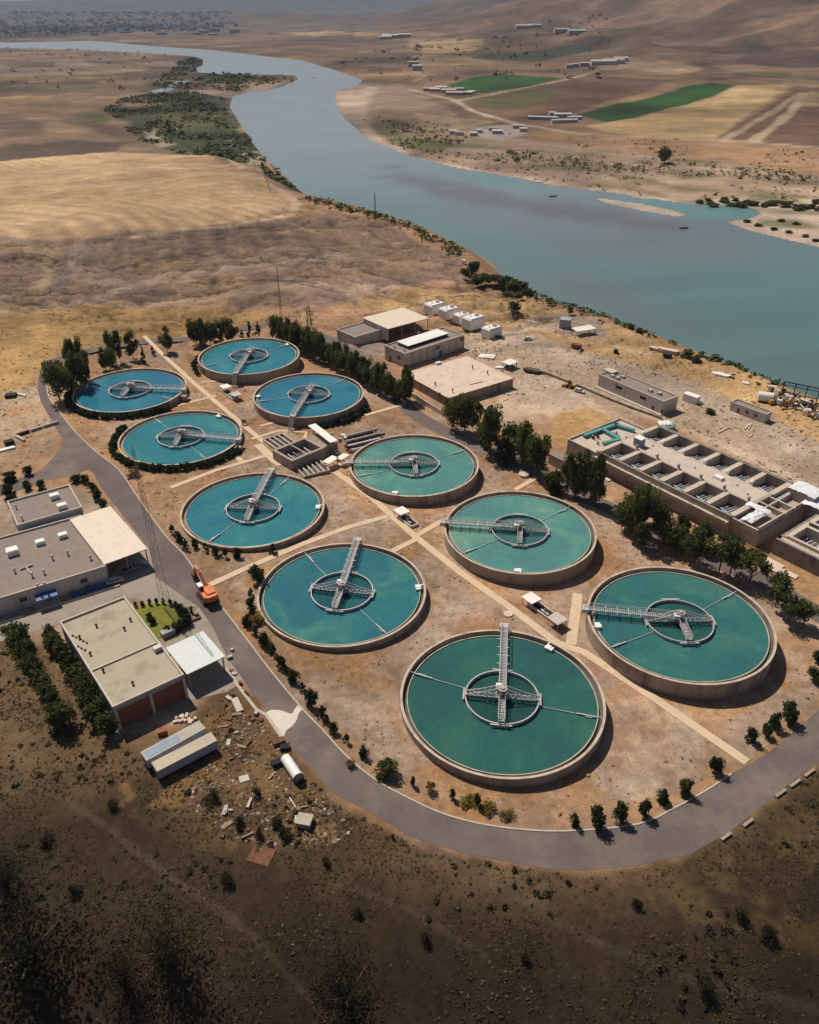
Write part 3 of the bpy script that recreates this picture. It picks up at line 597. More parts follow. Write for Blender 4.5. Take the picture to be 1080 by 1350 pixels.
# ------------------------------------------------------------------ clarifier tanks
CONC = mat('tank_concrete', (.33,.265,.215), .9, .22, .35, streak=(1,1,.25), bump=.15, dirt=(.15,.115,.09))
COPE = mat('pale_coping', (.50,.42,.34), .85, .26, .35, dirt=(.27,.21,.16))
CHAN = mat('launder_concrete', (.10,.10,.09), .8, .2, .8)
STEEL = mat('galvanised_steel', (.47,.44,.45), .55, .12, 1.2, metal=.1)
STEELD = mat('weathered_steel', (.36,.33,.33), .6, .2, 1.5, metal=.2, dirt=(.14,.10,.08))
WHITE = mat('white_paint', (.78,.76,.72), .5, .08, .7)
DARK = mat('dark_void', (.03,.028,.026), .9, .1, 1)
GLASSD = mat('dark_window', (.03,.035,.045), .15, .1, 1, spec=.5)
RUST = mat('rusty_iron', (.16,.07,.04), .85, .3, 1)
def water_mat(name, c, c2, rough=.09):
    m = bpy.data.materials.new(name); m.use_nodes = True; n = m.node_tree.nodes; L = m.node_tree.links
    b = n['Principled BSDF']; b.inputs['Roughness'].default_value = rough; b.inputs['IOR'].default_value = 1.33
    tc = n.new('ShaderNodeTexCoord'); z = n.new('ShaderNodeTexNoise'); z.inputs['Scale'].default_value = .06; z.inputs['Detail'].default_value = 7; z.inputs['Roughness'].default_value = .55; z.inputs['Distortion'].default_value = .8
    oi = n.new('ShaderNodeObjectInfo'); ad = n.new('ShaderNodeVectorMath'); ad.operation = 'ADD'; sc = n.new('ShaderNodeVectorMath'); sc.operation = 'SCALE'; sc.inputs['Scale'].default_value = .7
    L.new(oi.outputs['Location'], sc.inputs[0]); L.new(tc.outputs['Object'], ad.inputs[0]); L.new(sc.outputs[0], ad.inputs[1]); L.new(ad.outputs[0], z.inputs['Vector'])
    r = n.new('ShaderNodeValToRGB'); e = r.color_ramp.elements; e[0].position = .38; e[0].color = (c[0]*.9, c[1]*.84, c[2]*.98, 1); e[1].position = .72; e[1].color = (*c2, 1); k = e.new(.53); k.color = (*c, 1)
    L.new(z.outputs['Fac'], r.inputs[0]); L.new(r.outputs[0], b.inputs['Base Color'])
    z2 = n.new('ShaderNodeTexNoise'); z2.inputs['Scale'].default_value = .35; z2.inputs['Detail'].default_value = 9; z2.inputs['Roughness'].default_value = .75; z2.inputs['Distortion'].default_value = 1.5; L.new(ad.outputs[0], z2.inputs['Vector'])
    mr = n.new('ShaderNodeMapRange'); mr.inputs[1].default_value = .35; mr.inputs[2].default_value = .7; mr.inputs[3].default_value = .88; mr.inputs[4].default_value = 1.16; L.new(z2.outputs['Fac'], mr.inputs[0])
    s2 = n.new('ShaderNodeVectorMath'); s2.operation = 'SCALE'; L.new(r.outputs[0], s2.inputs[0]); L.new(mr.outputs[0], s2.inputs['Scale']); L.new(s2.outputs[0], b.inputs['Base Color'])
    w = n.new('ShaderNodeTexNoise'); w.inputs['Scale'].default_value = 1.4; w.inputs['Detail'].default_value = 4; L.new(ad.outputs[0], w.inputs['Vector'])
    bp = n.new('ShaderNodeBump'); bp.inputs['Strength'].default_value = .05; bp.inputs['Distance'].default_value = .2; L.new(w.outputs['Fac'], bp.inputs['Height']); L.new(bp.outputs[0], b.inputs['Normal'])
    return m
TANKS = [  # name, centre x, y, rim z, radius, bridge end px, deck end px, skimmer ends px, hatch px, water colour, label
 ('a',-69.86,335.07,.0,22.0,(308,496),None,[(262,485),(388,452)],(375,455),0,'farthest blue clarifier tank below the clump of trees, footbridge pointing down to a stair'),
 ('b',-111.52,299.02,.0,22.0,(243,513),(163,521),[(117,505),(230,527)],None,1,'clarifier tank farthest left, dark hedge round its near side and trees behind'),
 ('c',-39.52,293.95,-.4,21.8,(383,553),None,[(338,530),(455,500)],(342,522),1,'deep blue clarifier tank just above the inlet works, with a footbridge and stair'),
 ('d',-81.63,258.06,-.6,21.6,(315,579),(231,588),[(205,553),(272,606)],(285,550),2,'blue round clarifier tank left of the inlet building, ringed by a dark clipped hedge'),
 ('e',-47.80,208.89,-.4,21.8,(357,621),(325,688),[(281,711),(379,632)],(415,668),2,'blue green clarifier tank beside the left road, directly below the inlet works'),
 ('f',1.66,236.70,-.7,21.6,(463,609),(548,623),[(475,628),(612,594)],(521,649),3,'light turquoise clarifier tank right of the inlet building, high concrete wall'),
 ('g',-17.79,166.95,-.1,22.0,(471,714),(441,803),[(403,731),(505,832)],(548,774),4,'teal clarifier tank left of the central walk and below the long cross walk'),
 ('h',32.08,195.29,-.05,22.0,(588,688),(685,716),[(613,729),(749,670)],(683,750),3,'palest green clarifier tank in the middle of the right row, algae clouds in the water'),
 ('i',66.34,153.22,.6,22.4,(776,802),(906,838),[(812,852),(972,780)],(791,824),5,'dark teal clarifier tank nearest the lower right, its footbridge on the left side'),
 ('j',20.03,127.82,.6,22.4,(665,829),(661,952),[(545,888),(790,947)],(725,853),6,'large dark green clarifier tank nearest the camera with its footbridge straight at the top'),
]
WC = [((.030,.19,.235),(.06,.23,.25)), ((.026,.165,.235),(.05,.20,.255)), ((.032,.185,.215),(.07,.235,.225)), ((.085,.245,.215),(.19,.33,.235)), ((.030,.155,.175),(.09,.225,.175)), ((.036,.145,.135),(.07,.18,.145)), ((.028,.112,.094),(.05,.145,.105))]
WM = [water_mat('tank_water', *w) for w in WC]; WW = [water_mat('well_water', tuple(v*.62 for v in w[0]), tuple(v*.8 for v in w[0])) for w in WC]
def rails(mb, L0, L1, w, z, h=1.05, step=2.4, ydir=0):
    """handrails either side of a deck along local +X from L0 to L1"""
    for s_ in (-1, 1):
        y = s_*w/2
        mb.bar((L0, y, z+h), (L1, y, z+h), .09); mb.bar((L0, y, z+h*.55), (L1, y, z+h*.55), .06)
        k = max(1, int(round((L1-L0)/step)))
        for i in range(k+1): mb.bar((L0+(L1-L0)*i/k, y, z), (L0+(L1-L0)*i/k, y, z+h), .07)
def bridge_mesh(L0, L1, w, z):
    mb = MB(); k_ = int((L1-L0)/.5)
    for i in range(k_): mb.box(L0+(i+.5)*(L1-L0)/k_, 0, z-.08, z, .25, w*.85)
    for s_ in (-1, 1): mb.bar((L0, s_*w/2, z-.2), (L1, s_*w/2, z-.2), .13, .35)
    return mb
def ang_to(px, cx, cy, z): x, y = lvl(px[0], px[1], z); return math.atan2(y-cy, x-cx), math.hypot(x-cx, y-cy)
for nm, cx, cy, zr, R0, bpx, dpx, sk, hpx, wi, lab in TANKS:
    zg0 = hz(cx, cy)
    t = empty('clarifier_tank', (cx, cy, zg0), 0, lab, 'water tank', 'round clarifier tanks of the plant')
    zl = zr-zg0
    mb = MB(); mb.ring(R0-.55, R0-.08, 0, zl-.22, 128, z0f=lambda a, b_: hz(cx+a, cy+b_)-zg0-.5); mb.build('wall', CONC, t)
    mb = MB(); mb.ring(R0-.56, R0, zl-.22, zl, 128); mb.build('coping', COPE, t)
    mb = MB(); mb.ring(R0-1.55, R0-.56, zl-1.8, zl-1.25, 96); mb.build('launder', CHAN, t)
    mb = MB(); mb.ring(R0-1.7, R0-1.5, zl-1.6, zl-.62, 128); mb.build('weir', COPE, t)
    mb = MB(); mb.disc(R0-1.69, zl-.82, 128); w = mb.build('water', WM[wi], t)
    rw = 8.05
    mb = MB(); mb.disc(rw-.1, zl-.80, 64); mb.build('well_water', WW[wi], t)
    mb = MB(); mb.ring(rw-.07, rw+.07, zl-1.0, zl-.05, 64); mb.ring(rw-.14, rw+.14, zl-.07, zl+.03, 64); mb.build('feedwell_ring', STEEL, t)
    a0, rb = ang_to(bpx, cx, cy, zr+.8)
    a1 = ang_to(dpx, cx, cy, zr+.3)[0] if dpx else a0+math.pi
    # fixed footbridge from the rim to the centre
    mb = bridge_mesh(.6, R0+.9, 1.35, zl+.95); bd = mb.build('bridge', STEEL, t, rz=a0)
    mb = MB(); rails(mb, .6, R0+.9, 1.6, zl+.95); mb.build('handrail', STEEL, bd)
    for q in range(5):
        mb = MB(); mb.bar((9.5+q*2.8, -1.5, zl+.8), (9.5+q*2.8, 1.5, zl+.8), .2); mb.build('bracket', STEEL, bd)
    mb = MB(); mb.box(R0+.5, 0, zl, zl+1.05, 1.6, 2.2); mb.build('bridge_landing', STEEL, t, rz=a0)
    # sweeping deck inside the well
    mb = bridge_mesh(.8, rw+.1, 1.3, zl+.75); 
    for q in range(6): mb.bar((1.2+q*1.15, -.7, zl+.78), (2.0+q*1.15, .7, zl+.78), .12)
    dk = mb.build('well_deck', STEEL, t, rz=a1)
    mb = MB(); rails(mb, .8, rw, 1.4, zl+.75, .9, 1.6); mb.build('handrail', STEEL, dk)
    # cross trusses
    for s_ in (-1, 1):
        mb = MB(); h0, h1 = zl+2.7, zl+.35
        for y in (-.6, .6):
            mb.bar((.6, y, zl+.1), (rw, y, zl+.1), .14, .2); mb.bar((.9, y*.9, h0), (4.8, y, zl+1.15), .12); mb.bar((4.8, y, zl+1.15), (rw, y, h1), .12)
            for q in range(6):
                xx = 1+q*1.15; zz = h0+(zl+1.15-h0)*(xx-.9)/3.9 if xx < 4.8 else zl+1.15+(h1-zl-1.15)*(xx-4.8)/(rw-4.8)
                mb.bar((xx, y, zl+.1), (xx, y, zz), .1); mb.bar((xx, y, zz), (xx+1.15, y, zl+.1), .09)
        for q in range(7): mb.bar((1+q*1.12, -.75, zl+.1), (1+q*1.12, .75, zl+.1), .11); mb.bar((1+q*1.12, -.75, zl+.12), (2.1+q*1.12 if q < 6 else rw, .75, zl+.12), .09)
        mb.build('truss', STEEL, t, rz=a1+s_*math.pi/2)
    # four float plates on the well ring
    for q in range(4):
        mb = MB(); mb.box(rw+.35, 0, zl-.12, zl+.02, .32, 4.6 if q % 2 == 0 else 3.6); mb.box(rw+.35, 0, zl-.9, zl-.12, .1, 3.4)
        mb.build('baffle_plate', STEEL, t, rz=a1+q*math.pi/2)
    mb = MB(); mb.tube((0, 0, zl-1.5), (0, 0, zl+2.7), .75, .55, 16); mb.tube((0, 0, zl+.1), (0, 0, zl+.5), 1.5, 1.5, 20); mb.tube((0, 0, zl+2.2), (0, 0, zl+2.45), 1.1, 1.1, 16); mb.build('centre_column', STEELD, t)
    ad = a0-math.pi/2
    mb = MB(); mb.box(1.0, .8, zl+1.0, zl+2.1, 1.3, 1.1); mb.box(1.0, .8, zl+2.1, zl+2.2, 1.5, 1.3); mb.tube((.9, .8, zl+1.5), (-.9, .2, zl+1.5), .3, .3, 10)
    mb.build('drive_unit', WHITE, t, rz=a0)
    for e in sk:
        aa, rr = ang_to(e, cx, cy, zr-.7); rr = R0-1.9
        mb = MB(); mb.bar((rw, 0, zl-.7), (rr-3.2, 0, zl-.66), .12); mb.bar((rr-4.2, 0, zl-.55), (rr, 0, zl-.5), .3, .2); mb.bar((rr-.2, 0, zl-.5), (rr+1.2, 0, zl-.3), .14); mb.bar((rr-2.4, -.4, zl-.6), (rr-.8, -.4, zl-.6), .14)
        mb.build('skimmer_arm', STEEL, t, rz=aa)
    if hpx:
        x, y = lvl(hpx[0], hpx[1], zr-.2); ah = math.atan2(y-cy, x-cx)
        mb = MB(); mb.box(R0-2.0, 0, zl-.75, zl-.15, 1.3, 2.0); mb.box(R0-2.0, .3, zl-.15, zl-.05, 1.5, 1.2); mb.bar((R0-1.4, .7, zl-.1), (R0-.4, .7, zl+.1), .3, .1); mb.build('scum_box', WHITE, t, rz=ah)
    if nm in 'ac':   # stairs down to the walk
        mb = MB(); hh = zl+.95
        L_ = 4.6
        for q in range(14): mb.box(R0+1.3+L_*q/14, 0, hh*(1-(q+1)/14), hh*(1-(q+1)/14)+.12, .4, 1.1)
        for s_ in (-1, 1): mb.bar((R0+1.0, s_*.6, hh), (R0+1.3+L_, s_*.6, .1), .12, .3); mb.bar((R0+1.0, s_*.6, hh+1), (R0+1.3+L_, s_*.6, 1.1), .1)
        mb.build('stair', STEELD, t, rz=a0)
    if nm in 'bd':
        mb = MB(); q_ = .05
        mb.tube((R0+1.2, 0, 0), (R0+1.2, 0, zl-.6), 1.5, 1.4, 20); mb.build('outlet_chamber', CONC, t, rz=a0-.12)
print('tanks', time.time()-T0)
# ------------------------------------------------------------------ buildings
ROOFG = mat('grey_gravel_roof', (.255,.205,.185), .95, .12, .5)
ROOFT = mat('tan_roof_screed', (.40,.345,.27), .9, .10, .22, dirt=(.27,.225,.17))
CANW = mat('cream_sheet_roof', (.66,.58,.47), .6, .07, .35)
CANB = mat('pale_blue_sheet_roof', (.58,.62,.62), .55, .05, .4)
WALL = mat('off_white_render', (.56,.51,.47), .9, .14, .5, streak=(1,1,.3), dirt=(.36,.32,.30))
WALLB = mat('grey_blue_render', (.33,.34,.38), .9, .12, .5)
TRIM = mat('parapet_trim', (.52,.46,.40), .85, .1, .8)
BRICK = mat('red_brick_panel', (.24,.085,.05), .9, .2, .8, dirt=(.17,.055,.035))
BLUE = mat('blue_paint', (.05,.12,.32), .5, .15, 1)
PALEC = mat('pale_concrete_slab', (.62,.50,.41), .9, .09, .25, dirt=(.47,.37,.30))
def frame(p0, p1, p2, z):
    """rectangle from three roof corners seen in the photo: returns centre, length, width, angle"""
    a = Vector(lvl(*p0, z)); b = Vector(lvl(*p1, z)); c = Vector(lvl(*p2, z)); d = (b-a); l = d.length; d.normalize()
    n_ = Vector((-d.y, d.x)); w = (c-b).dot(n_); sgn = 1 if w > 0 else -1
    ctr = a+d*l/2+n_*w/2
    return ctr.x, ctr.y, l, abs(w), math.atan2(d.y, d.x), sgn
def flat_building(name, lab, p0, p1, p2, hgt_, roofm, wallm, trimm=None, zb=None, parapet=.5, cat='building', group=None):
    """p0-p1 is one roof edge, p2 closes the next one; local x runs p0->p1"""
    x, y = lvl(*p0, 0); zg = hz(x, y) if zb is None else zb
    cx, cy, l, w, a, sgn = frame(p0, p1, p2, zg+hgt_)
    zg = hz(cx, cy) if zb is None else zb; cx, cy, l, w, a, sgn = frame(p0, p1, p2, zg+hgt_)
    t = empty(name, (cx, cy, zg), a, lab, cat, group)
    mb = MB(); mb.box(0, 0, -1.5, hgt_-.35, l, w); mb.build('wall', wallm, t)
    mb = MB(); mb.box(0, 0, hgt_-.345, hgt_-.2, l-.5, w-.5); mb.build('roof', roofm, t)
    if parapet:
        mb = MB()
        for s_ in (-1, 1): mb.box(0, s_*(w/2-.1), hgt_-.36, hgt_-.2+parapet, l+.3, .4); mb.box(s_*(l/2-.1), 0, hgt_-.36, hgt_-.2+parapet-.004, .4, w-.42)
        mb.build('parapet', trimm or TRIM, t)
    return t, l, w, sgn
def local(t, px, z):
    x, y = lvl(*px, t.location.z+z); dx, dy = x-t.location.x, y-t.location.y; c, s = math.cos(t.rotation_euler.z), math.sin(t.rotation_euler.z)
    return dx*c+dy*s, -dx*s+dy*c
def vent(t, px, z, r=.35, h=1.1, m=None, name='roof_vent'):
    x, y = local(t, px, z+h*.6); mb = MB(); mb.tube((x, y, z-.2), (x, y, z+h), r*.6, r*.6, 8); mb.tube((x, y, z+h), (x, y, z+h+.35), r*1.15, r*.7, 8); return mb.build(name, m or STEEL, t)
def unit(t, px, z, l, w, h, m=None, rz=0, name='air_cooler'):
    x, y = local(t, px, z+h); mb = MB(); mb.box(0, 0, .25, h, l, w); mb.box(0, 0, h, h+.12, l*.86, w*.86); 
    for a in (-1, 1):
        for b_ in (-1, 1): mb.box(a*l*.4, b_*w*.4, 0, .25, .15, .15)
    return mb.build(name, m or WHITE, t, loc=(x, y, z-.19), rz=rz)
def opening(t, x, y, z0, z1, wd, side, m=None, name='window', frame_=True):
    """window or door in wall: side 'x' = wall facing +-y (runs along x), else facing +-x"""
    mb = MB(); d = .16
    if side == 'x': mb.box(x, y, z0, z1, wd, d)
    else: mb.box(x, y, z0, z1, d, wd)
    o = mb.build(name, m or GLASSD, t)
    if frame_:
        mb = MB(); e = .12
        for (dx, za, zb) in ((0, z1, z1+e), (0, z0-e, z0)):
            mb.box(x, y, za, zb, (wd+2*e) if side == 'x' else d+.1, d+.1 if side == 'x' else wd+2*e)
        for s_ in (-1, 1):
            mb.box(x+(s_*(wd/2+e/2) if side == 'x' else 0), y+(s_*(wd/2+e/2) if side != 'x' else 0), z0, z1, e if side == 'x' else d+.1, d+.1 if side == 'x' else e)
        mb.build('frame', TRIM, o)
    return o
# A: long grey roofed workshop, left edge. local x from left (p0) to right (p1) along the front
A, al, aw, sg = flat_building('workshop_building', 'long low workshop with grey gravel roof and many vents, cut by the left edge', (-110,823), (139,747), (96,683), 5.0, ROOFG, WALL)
fy = -aw/2*sg
for px in ((15,723),): unit(A, px, 4.8, 2.9, 2.6, 1.8)
for px in ((52,712),(82,703)): unit(A, px, 4.8, 2.3, 1.9, 1.3)
for px in ((19,752),(69,735),(89,729),(119,735),(58,754),(50,773),(59,771),(42,758)): vent(A, px, 4.8)
x, y = local(A, (37,747), 5.2); mb = MB(); mb.tube((x-2, y, 5.1), (x+1.2, y+.4, 5.1), .25, .25, 8); mb.tube((x-.4, y, 5.1), (x, y-3, 5.1), .22, .22, 8); mb.build('roof_duct', STEEL, A)
x, y = local(A, (68,792), 1.5); opening(A, x, fy, .6, 2.9, 1.6, 'x', GLASSD, 'door')
mb = MB(); mb.box(x-.8, fy-1.6*sg, 2.9, 3.05, 5.2, 3.0); 
for q in (-2.4, 2.0): mb.box(x-.4+q-.4, fy-2.9*sg, 0, 2.9, .15, .15)
mb.build('porch_roof', BLUE, A)
mb = MB(); mb.box(x-.8, fy-1.6*sg, -.6, .35, 5.4, 3.2); mb.build('doorstep', PALEC, A)
for q in range(9):
    xx = al/2-6-q*7.5
    if abs(xx-x) > 4: opening(A, xx, fy, 2.2, 3.5, 1.8, 'x')
mb = MB(); mb.box(al/2-10, fy-3.4*sg, -.3, .45, 24, .3); mb.box(-al/2+al*.32, fy-3.4*sg, -.3, .45, al*.5, .3); mb.build('planter_edge', TRIM, A)
# blue clutter at the right end of the front
mb = MB()
for q in range(5): mb.box(al/2-1-q*2.1, fy-(1.4+.3*(q % 2))*sg, -.2, .7+.35*((q*7) % 3), 1.5, 1.2, rz=.2*q)
tag(mb.build('storage_drum_row', BLUE, None, (A.location.x, A.location.y, A.location.z), A.rotation_euler.z), 'row of blue tubs against the white workshop wall below the cream canopy', 'tub')
# A2 upper block
A2, l2, w2, s2 = flat_building('office_block', 'small grey roofed block behind the long workshop, two white coolers on its roof', (23,693), (108,669), (86.5,641), 6.6, ROOFG, WALLB)
for px in ((71,651),(81,664)): unit(A2, px, 6.4, 2.6, 2.0, 1.5)
vent(A2, (29,683), 6.4); vent(A2, (21,668), 6.4, .3)
# A3 canopy
def canopy(name, lab, p0, p1, p2, h, m, posts=True, thick=.25, cat='canopy', nx=3, ny=2, group=None):
    x, y = lvl(*p0, h-1); zg = hz(x, y); cx, cy, l, w, a, sgn = frame(p0, p1, p2, zg+h); zg = hz(cx, cy); cx, cy, l, w, a, sgn = frame(p0, p1, p2, zg+h)
    t = empty(name, (cx, cy, zg), a, lab, cat, group)
    mb = MB(); nr_ = max(4, int(l/1.1))
    mb.box(0, 0, h-thick, h-.04, l, w)
    for q in range(nr_): mb.box(-l/2+(q+.5)*l/nr_, 0, h-.041, h, l/nr_*.22, w-.02)
    mb.build('roof_sheet', m, t)
    if posts:
        for i in range(nx):
            for j in range(ny):
                mb = MB(); px_ = -l/2+.5+(l-1)*i/(nx-1); py_ = -w/2+.5+(w-1)*j/(ny-1); mb.box(px_, py_, -.5, h-thick, .28, .28); mb.build('post', STEELD, t)
        mb = MB()
        for j in range(ny): py_ = -w/2+.5+(w-1)*j/(ny-1); mb.box(0, py_, h-thick-.3, h-thick, l-.4, .18)
        mb.build('beam', STEELD, t)
    return t, l, w, sgn
A3, _, _, _ = canopy('workshop_canopy', 'cream sheet metal canopy attached to the right end of the long workshop', (137.5,744), (194.5,723), (151,665), 5.6, CANW, nx=3, ny=3)
# B
B, bl, bw, sb = flat_building('brick_building', 'tan flat roofed building with red brick front panels beside the trailers', (149,933), (242,890), (160,789), 6.4, ROOFT, mat('building_concrete', (.36,.31,.27), .9, .15, .5))
fy = -bw/2*sb
mb = MB()
for q in range(2): mb.box(-bl/4+q*bl/2, fy-.02*sb, .0, 4.9, bl/2-1.0, .2)
for q in range(2):
    mb = MB(); mb.box(-bl/4+q*bl/2, fy-.02*sb, .0, 5.0, bl/2-.9, .24); mb.build('brick_panel', BRICK, B)
for q in (-1, 0, 1):
    mb = MB(); mb.box(q*(bl/2-.25), fy-.1*sb, -1, 6.0, .6, .7); mb.build('column', TRIM, B)
xd, yd = local(B, (160.5,867.5), 6.3); mb = MB(); mb.box(0, yd, 6.0, 6.55, bl-.9, .4); mb.build('roof_rib', TRIM, B)
for px in ((127,825),(164,829),(136,884),(175,901),(105,840),(119,862),(172,817)): vent(B, px, 6.2, .3, .6, DARK)
unit(B, (207,852), 6.2, 1.8, 1.5, 1.2, STEEL)
for q in range(9):
    x, y = local(B, (96+q*2.3, 838+((q*5) % 9)*2.4), 6.3); mb = MB(); mb.box(x, y, 6.1, 6.5, .5, .3, rz=q); mb.build('roof_debris', DARK, B)
for q in range(4):
    opening(B, -bl/2, -bw/2*0+(-8+q*7), 2.5, 4.2, 2.2, 'y')
B2, _, _, _ = canopy('blue_white_canopy', 'pale bluish white sheet canopy on posts beside the road, attached to the tan roofed building', (246.5,889), (297,865), (267,832), 5.0, CANB, nx=2, ny=3)
mb = MB(); x, y, z = P3(222, 837); mb.box(0, 0, 0, 1.5, 3.4, 1.8); tag(mb.build('generator_hut', WALLB, None, (x, y, z), B.rotation_euler.z), 'small grey hut between the lawn and the bluish canopy', 'hut')
# C group
C1, cl, cw, _ = canopy('open_shed', 'open fronted shed with wide cream roof at the top of the building group', (511.5,433.5), (566,419), (524,407), 5.5, CANW, nx=4, ny=3, cat='shed')
mb = MB(); mb.box(0, cw/2-.4, -.5, 5.2, cl-.6, .25); mb.box(-cl/2+.4, 0, -.5, 5.2, .25, cw-1); mb.build('back_wall', WALL, C1)
C2, _, _, _ = flat_building('low_annex', 'low annex with brownish grey roof left of the open fronted shed', (468,445), (509,433), (486,423), 3.6, ROOFG, WALL)
# D
D, dl, dw, sD = flat_building('pump_house', 'long white pump house with a raised white skylight along its roof', (534,467), (611.5,442), (584,432), 6.0, ROOFG, WALL)
x0, y0 = local(D, (537,456), 7.2); x1, y1 = local(D, (591,439), 7.2); x2, y2 = local(D, (582,432.6), 7.2)
mb = MB(); mb.box((x0+x1)/2, (y1+y2)/2, 7.1, 7.3, abs(x1-x0), abs(y2-y1)+1.); mb.build('skylight_roof', WHITE, D)
mb = MB(); mb.box((x0+x1)/2, (y1+y2)/2, 5.8, 7.1, abs(x1-x0)-.6, abs(y2-y1)); mb.build('skylight_side', GLASSD, D)
for q in range(9):
    mb = MB(); mb.box(-dl/2+dl*q/8, -dw/2*sD-.1*sD, -1, 5.7, .5, .4); mb.build('pilaster', WALL, D)
opening(D, local(D, (575,458), 4)[0], -dw/2*sD, 3.6, 5.0, 2.4, 'x', RUST); opening(D, local(D, (608,446), 4)[0]-1, -dw/2*sD, 3.6, 5.2, 2.4, 'x', RUST)
opening(D, local(D, (586,468), 1)[0], -dw/2*sD, 0, 2.4, 1.6, 'x', BLUE, 'door'); opening(D, -dl/2, 3, .0, 2.4, 1.6, 'y', GLASSD, 'door'); opening(D, -dl/2, -3, 2.5, 4., 2.2, 'y')
vent(D, (520,457), 5.8, .5); vent(D, (552,440), 5.8, .5); vent(D, (533,461), 5.8, .4)
# E
E_, el, ew, sE = flat_building('reservoir_building', 'wide low reservoir with a bare pale concrete roof slab above the tree row', (591,524), (677,498), (615,469), 4.2, PALEC, CONC, parapet=0.05, trimm=PALEC)
for px in ((597,515),(574,506),(623,484),(643,491),(580,520)): vent(E_, px, 4.0, .35, 1.2, DARK)
for px in ((578,477),): unit(E_, px, 4.0, 2.8, 1.6, 1.0)
mb = MB(); x, y = local(E_, (628,505), 4.1); mb.box(x, y, 3.95, 4.25, 6.5, .5, rz=-.1); mb.build('roof_pipe', STEELD, E_)
# F
F_, fl, fw, sF = flat_building('control_building', 'long grey roofed control building standing alone above the filter basins', (790,494), (875,530), (895,523), 5.4, ROOFG, WALL)
fyF = -fw/2*sF
q0 = local(F_, (814,503), 3)
wall_y = local(F_, (832,512), 5.4)[1]; sy = 1 if wall_y > 0 else -1
for px in ((814,512),(847,525)): opening(F_, local(F_, px, 3.6)[0], sy*fw/2, 2.9, 4.3, 3.0, 'x')
for px in ((858,540),(871,545)): opening(F_, local(F_, px, 1)[0], sy*fw/2, 0, 2.3, 1.3, 'x', GLASSD, 'door')
mb = MB(); mb.box(0, sy*(fw/2+.6), -.6, .35, fl+1, 1.2); mb.build('plinth', TRIM, F_)
for px in ((815,497),(822,495),(808,494),(858,513),(870,517)): unit(F_, px, 5.2, 1.6, 1.4, 1.0, mat('beige_unit', (.5,.45,.38), .7))
mb = MB(); x, y = local(F_, (805,490), 5.6); mb.box(x, y, 5.2, 6.3, 5, 3.5); mb.build('stair_head', TRIM, F_)
# G and containers
G_, gl, gw, sG = flat_building('storage_hut', 'small flat roofed hut left of the scrap heap near the river bank', (964,530), (1010,547), (1020.5,544), 3.4, ROOFG, WALL)
sgy = 1 if local(G_, (985,537), 3.4)[1] > 0 else -1
opening(G_, 0, sgy*gw/2, 1.2, 2.3, 1.4, 'x'); opening(G_, gl*.25, sgy*gw/2, 1.2, 2.3, 1.0, 'x'); opening(G_, -gl*.25, sgy*gw/2, 0, 2.1, 1.0, 'x', RUST, 'door')
def small_box(name, lab, px, l, w, h, rz, m, cat, group=None, roof=None, z0=0, ribs=0):
    x, y, z = P3(*px); t = empty(name, (x, y, z), rz, lab, cat, group)
    mb = MB(); mb.box(0, 0, z0, h, l, w)
    for q in range(ribs):
        for s_ in (-1, 1): mb.box(-l/2+(q+.5)*l/ribs, s_*(w/2+.03), z0+.15, h-.15, l/ribs*.4, .06)
    mb.build('body', m, t)
    mb = MB(); mb.box(0, 0, h, h+.12, l+.15, w+.15); mb.build('lid', roof or m, t); return t
AX = R(-55)
small_box('site_container', 'small white site container by the track right of the control building', (911,529), 6.0, 3.0, 2.8, R(-48), WHITE, 'container', ribs=10)
small_box('blue_tank_hut', 'grey blue box shaped hut near the river bank beside a white roofed shelter', (745,431), 5.0, 4.6, 4.2, R(-20), WALLB, 'hut')
canopy('white_shelter', 'white roofed shelter near the river bank beside the grey blue hut', (753,432), (762,437), (776,427), 2.8, WHITE, nx=2, ny=2, cat='shelter')
small_box('pump_kiosk', 'small grey kiosk between tree clumps at the left foot of the filter basins', (737,613), 6.5, 4, 3.6, R(-52), WALL, 'kiosk', roof=ROOFG)
# five white equipment enclosures: box with bevelled shoulders, hatch ring and rail
def enclosure(px, l, w, h, rz, lab):
    x, y, z = P3(*px); t = empty('white_storage_tank', (x, y, z), rz, lab, 'storage tank', 'white storage tanks above the pump house')
    mb = MB(); mb.box(0, 0, 0, h*.85, l, w); b_ = len(mb.v)
    mb.add([(a*l/2*k, b_2*w/2*k, zz) for zz, k in ((h*.85, 1), (h, .86)) for a, b_2 in ((-1, -1), (1, -1), (1, 1), (-1, 1))], [(4, 5, 6, 7), (0, 1, 5, 4), (1, 2, 6, 5), (2, 3, 7, 6), (3, 0, 4, 7)])
    mb.build('body', WHITE, t)
    mb = MB(); mb.ring(.8, 1.2, h, h+.5, 14, cx=l*.2); mb.tube((-l*.2, 0, h), (-l*.2, 0, h+.8), .3, .3, 8); mb.build('hatch', STEEL, t)
    mb = MB()
    for q in range(3):
        for s_ in (-1, 1): mb.box(-l/3+q*l/3, s_*(w/2+.06), 0, h*.8, .25, .12)
    mb.build('rib', WHITE, t)
for px, lab, k in (((573,412),'white box tank farthest left and highest of the five',1.05),((592,418),'white box tank second from the left of the five, dark hatch on top',1.),((609,424),'white box tank partly hidden behind a bigger white one',.85),((624,431),'largest white box tank, fourth from the left',1.1),((648,443),'white box tank lowest right of the five beside a dark pickup',.95)):
    enclosure(px, 8.6*k, 6.2*k, 5.0*k, R(38), lab)
canopy('white_car_shelter', 'small white roofed shelter right of the pale reservoir roof', (661,477), (672,481), (677,474), 2.6, WHITE, nx=2, ny=2, cat='shelter')
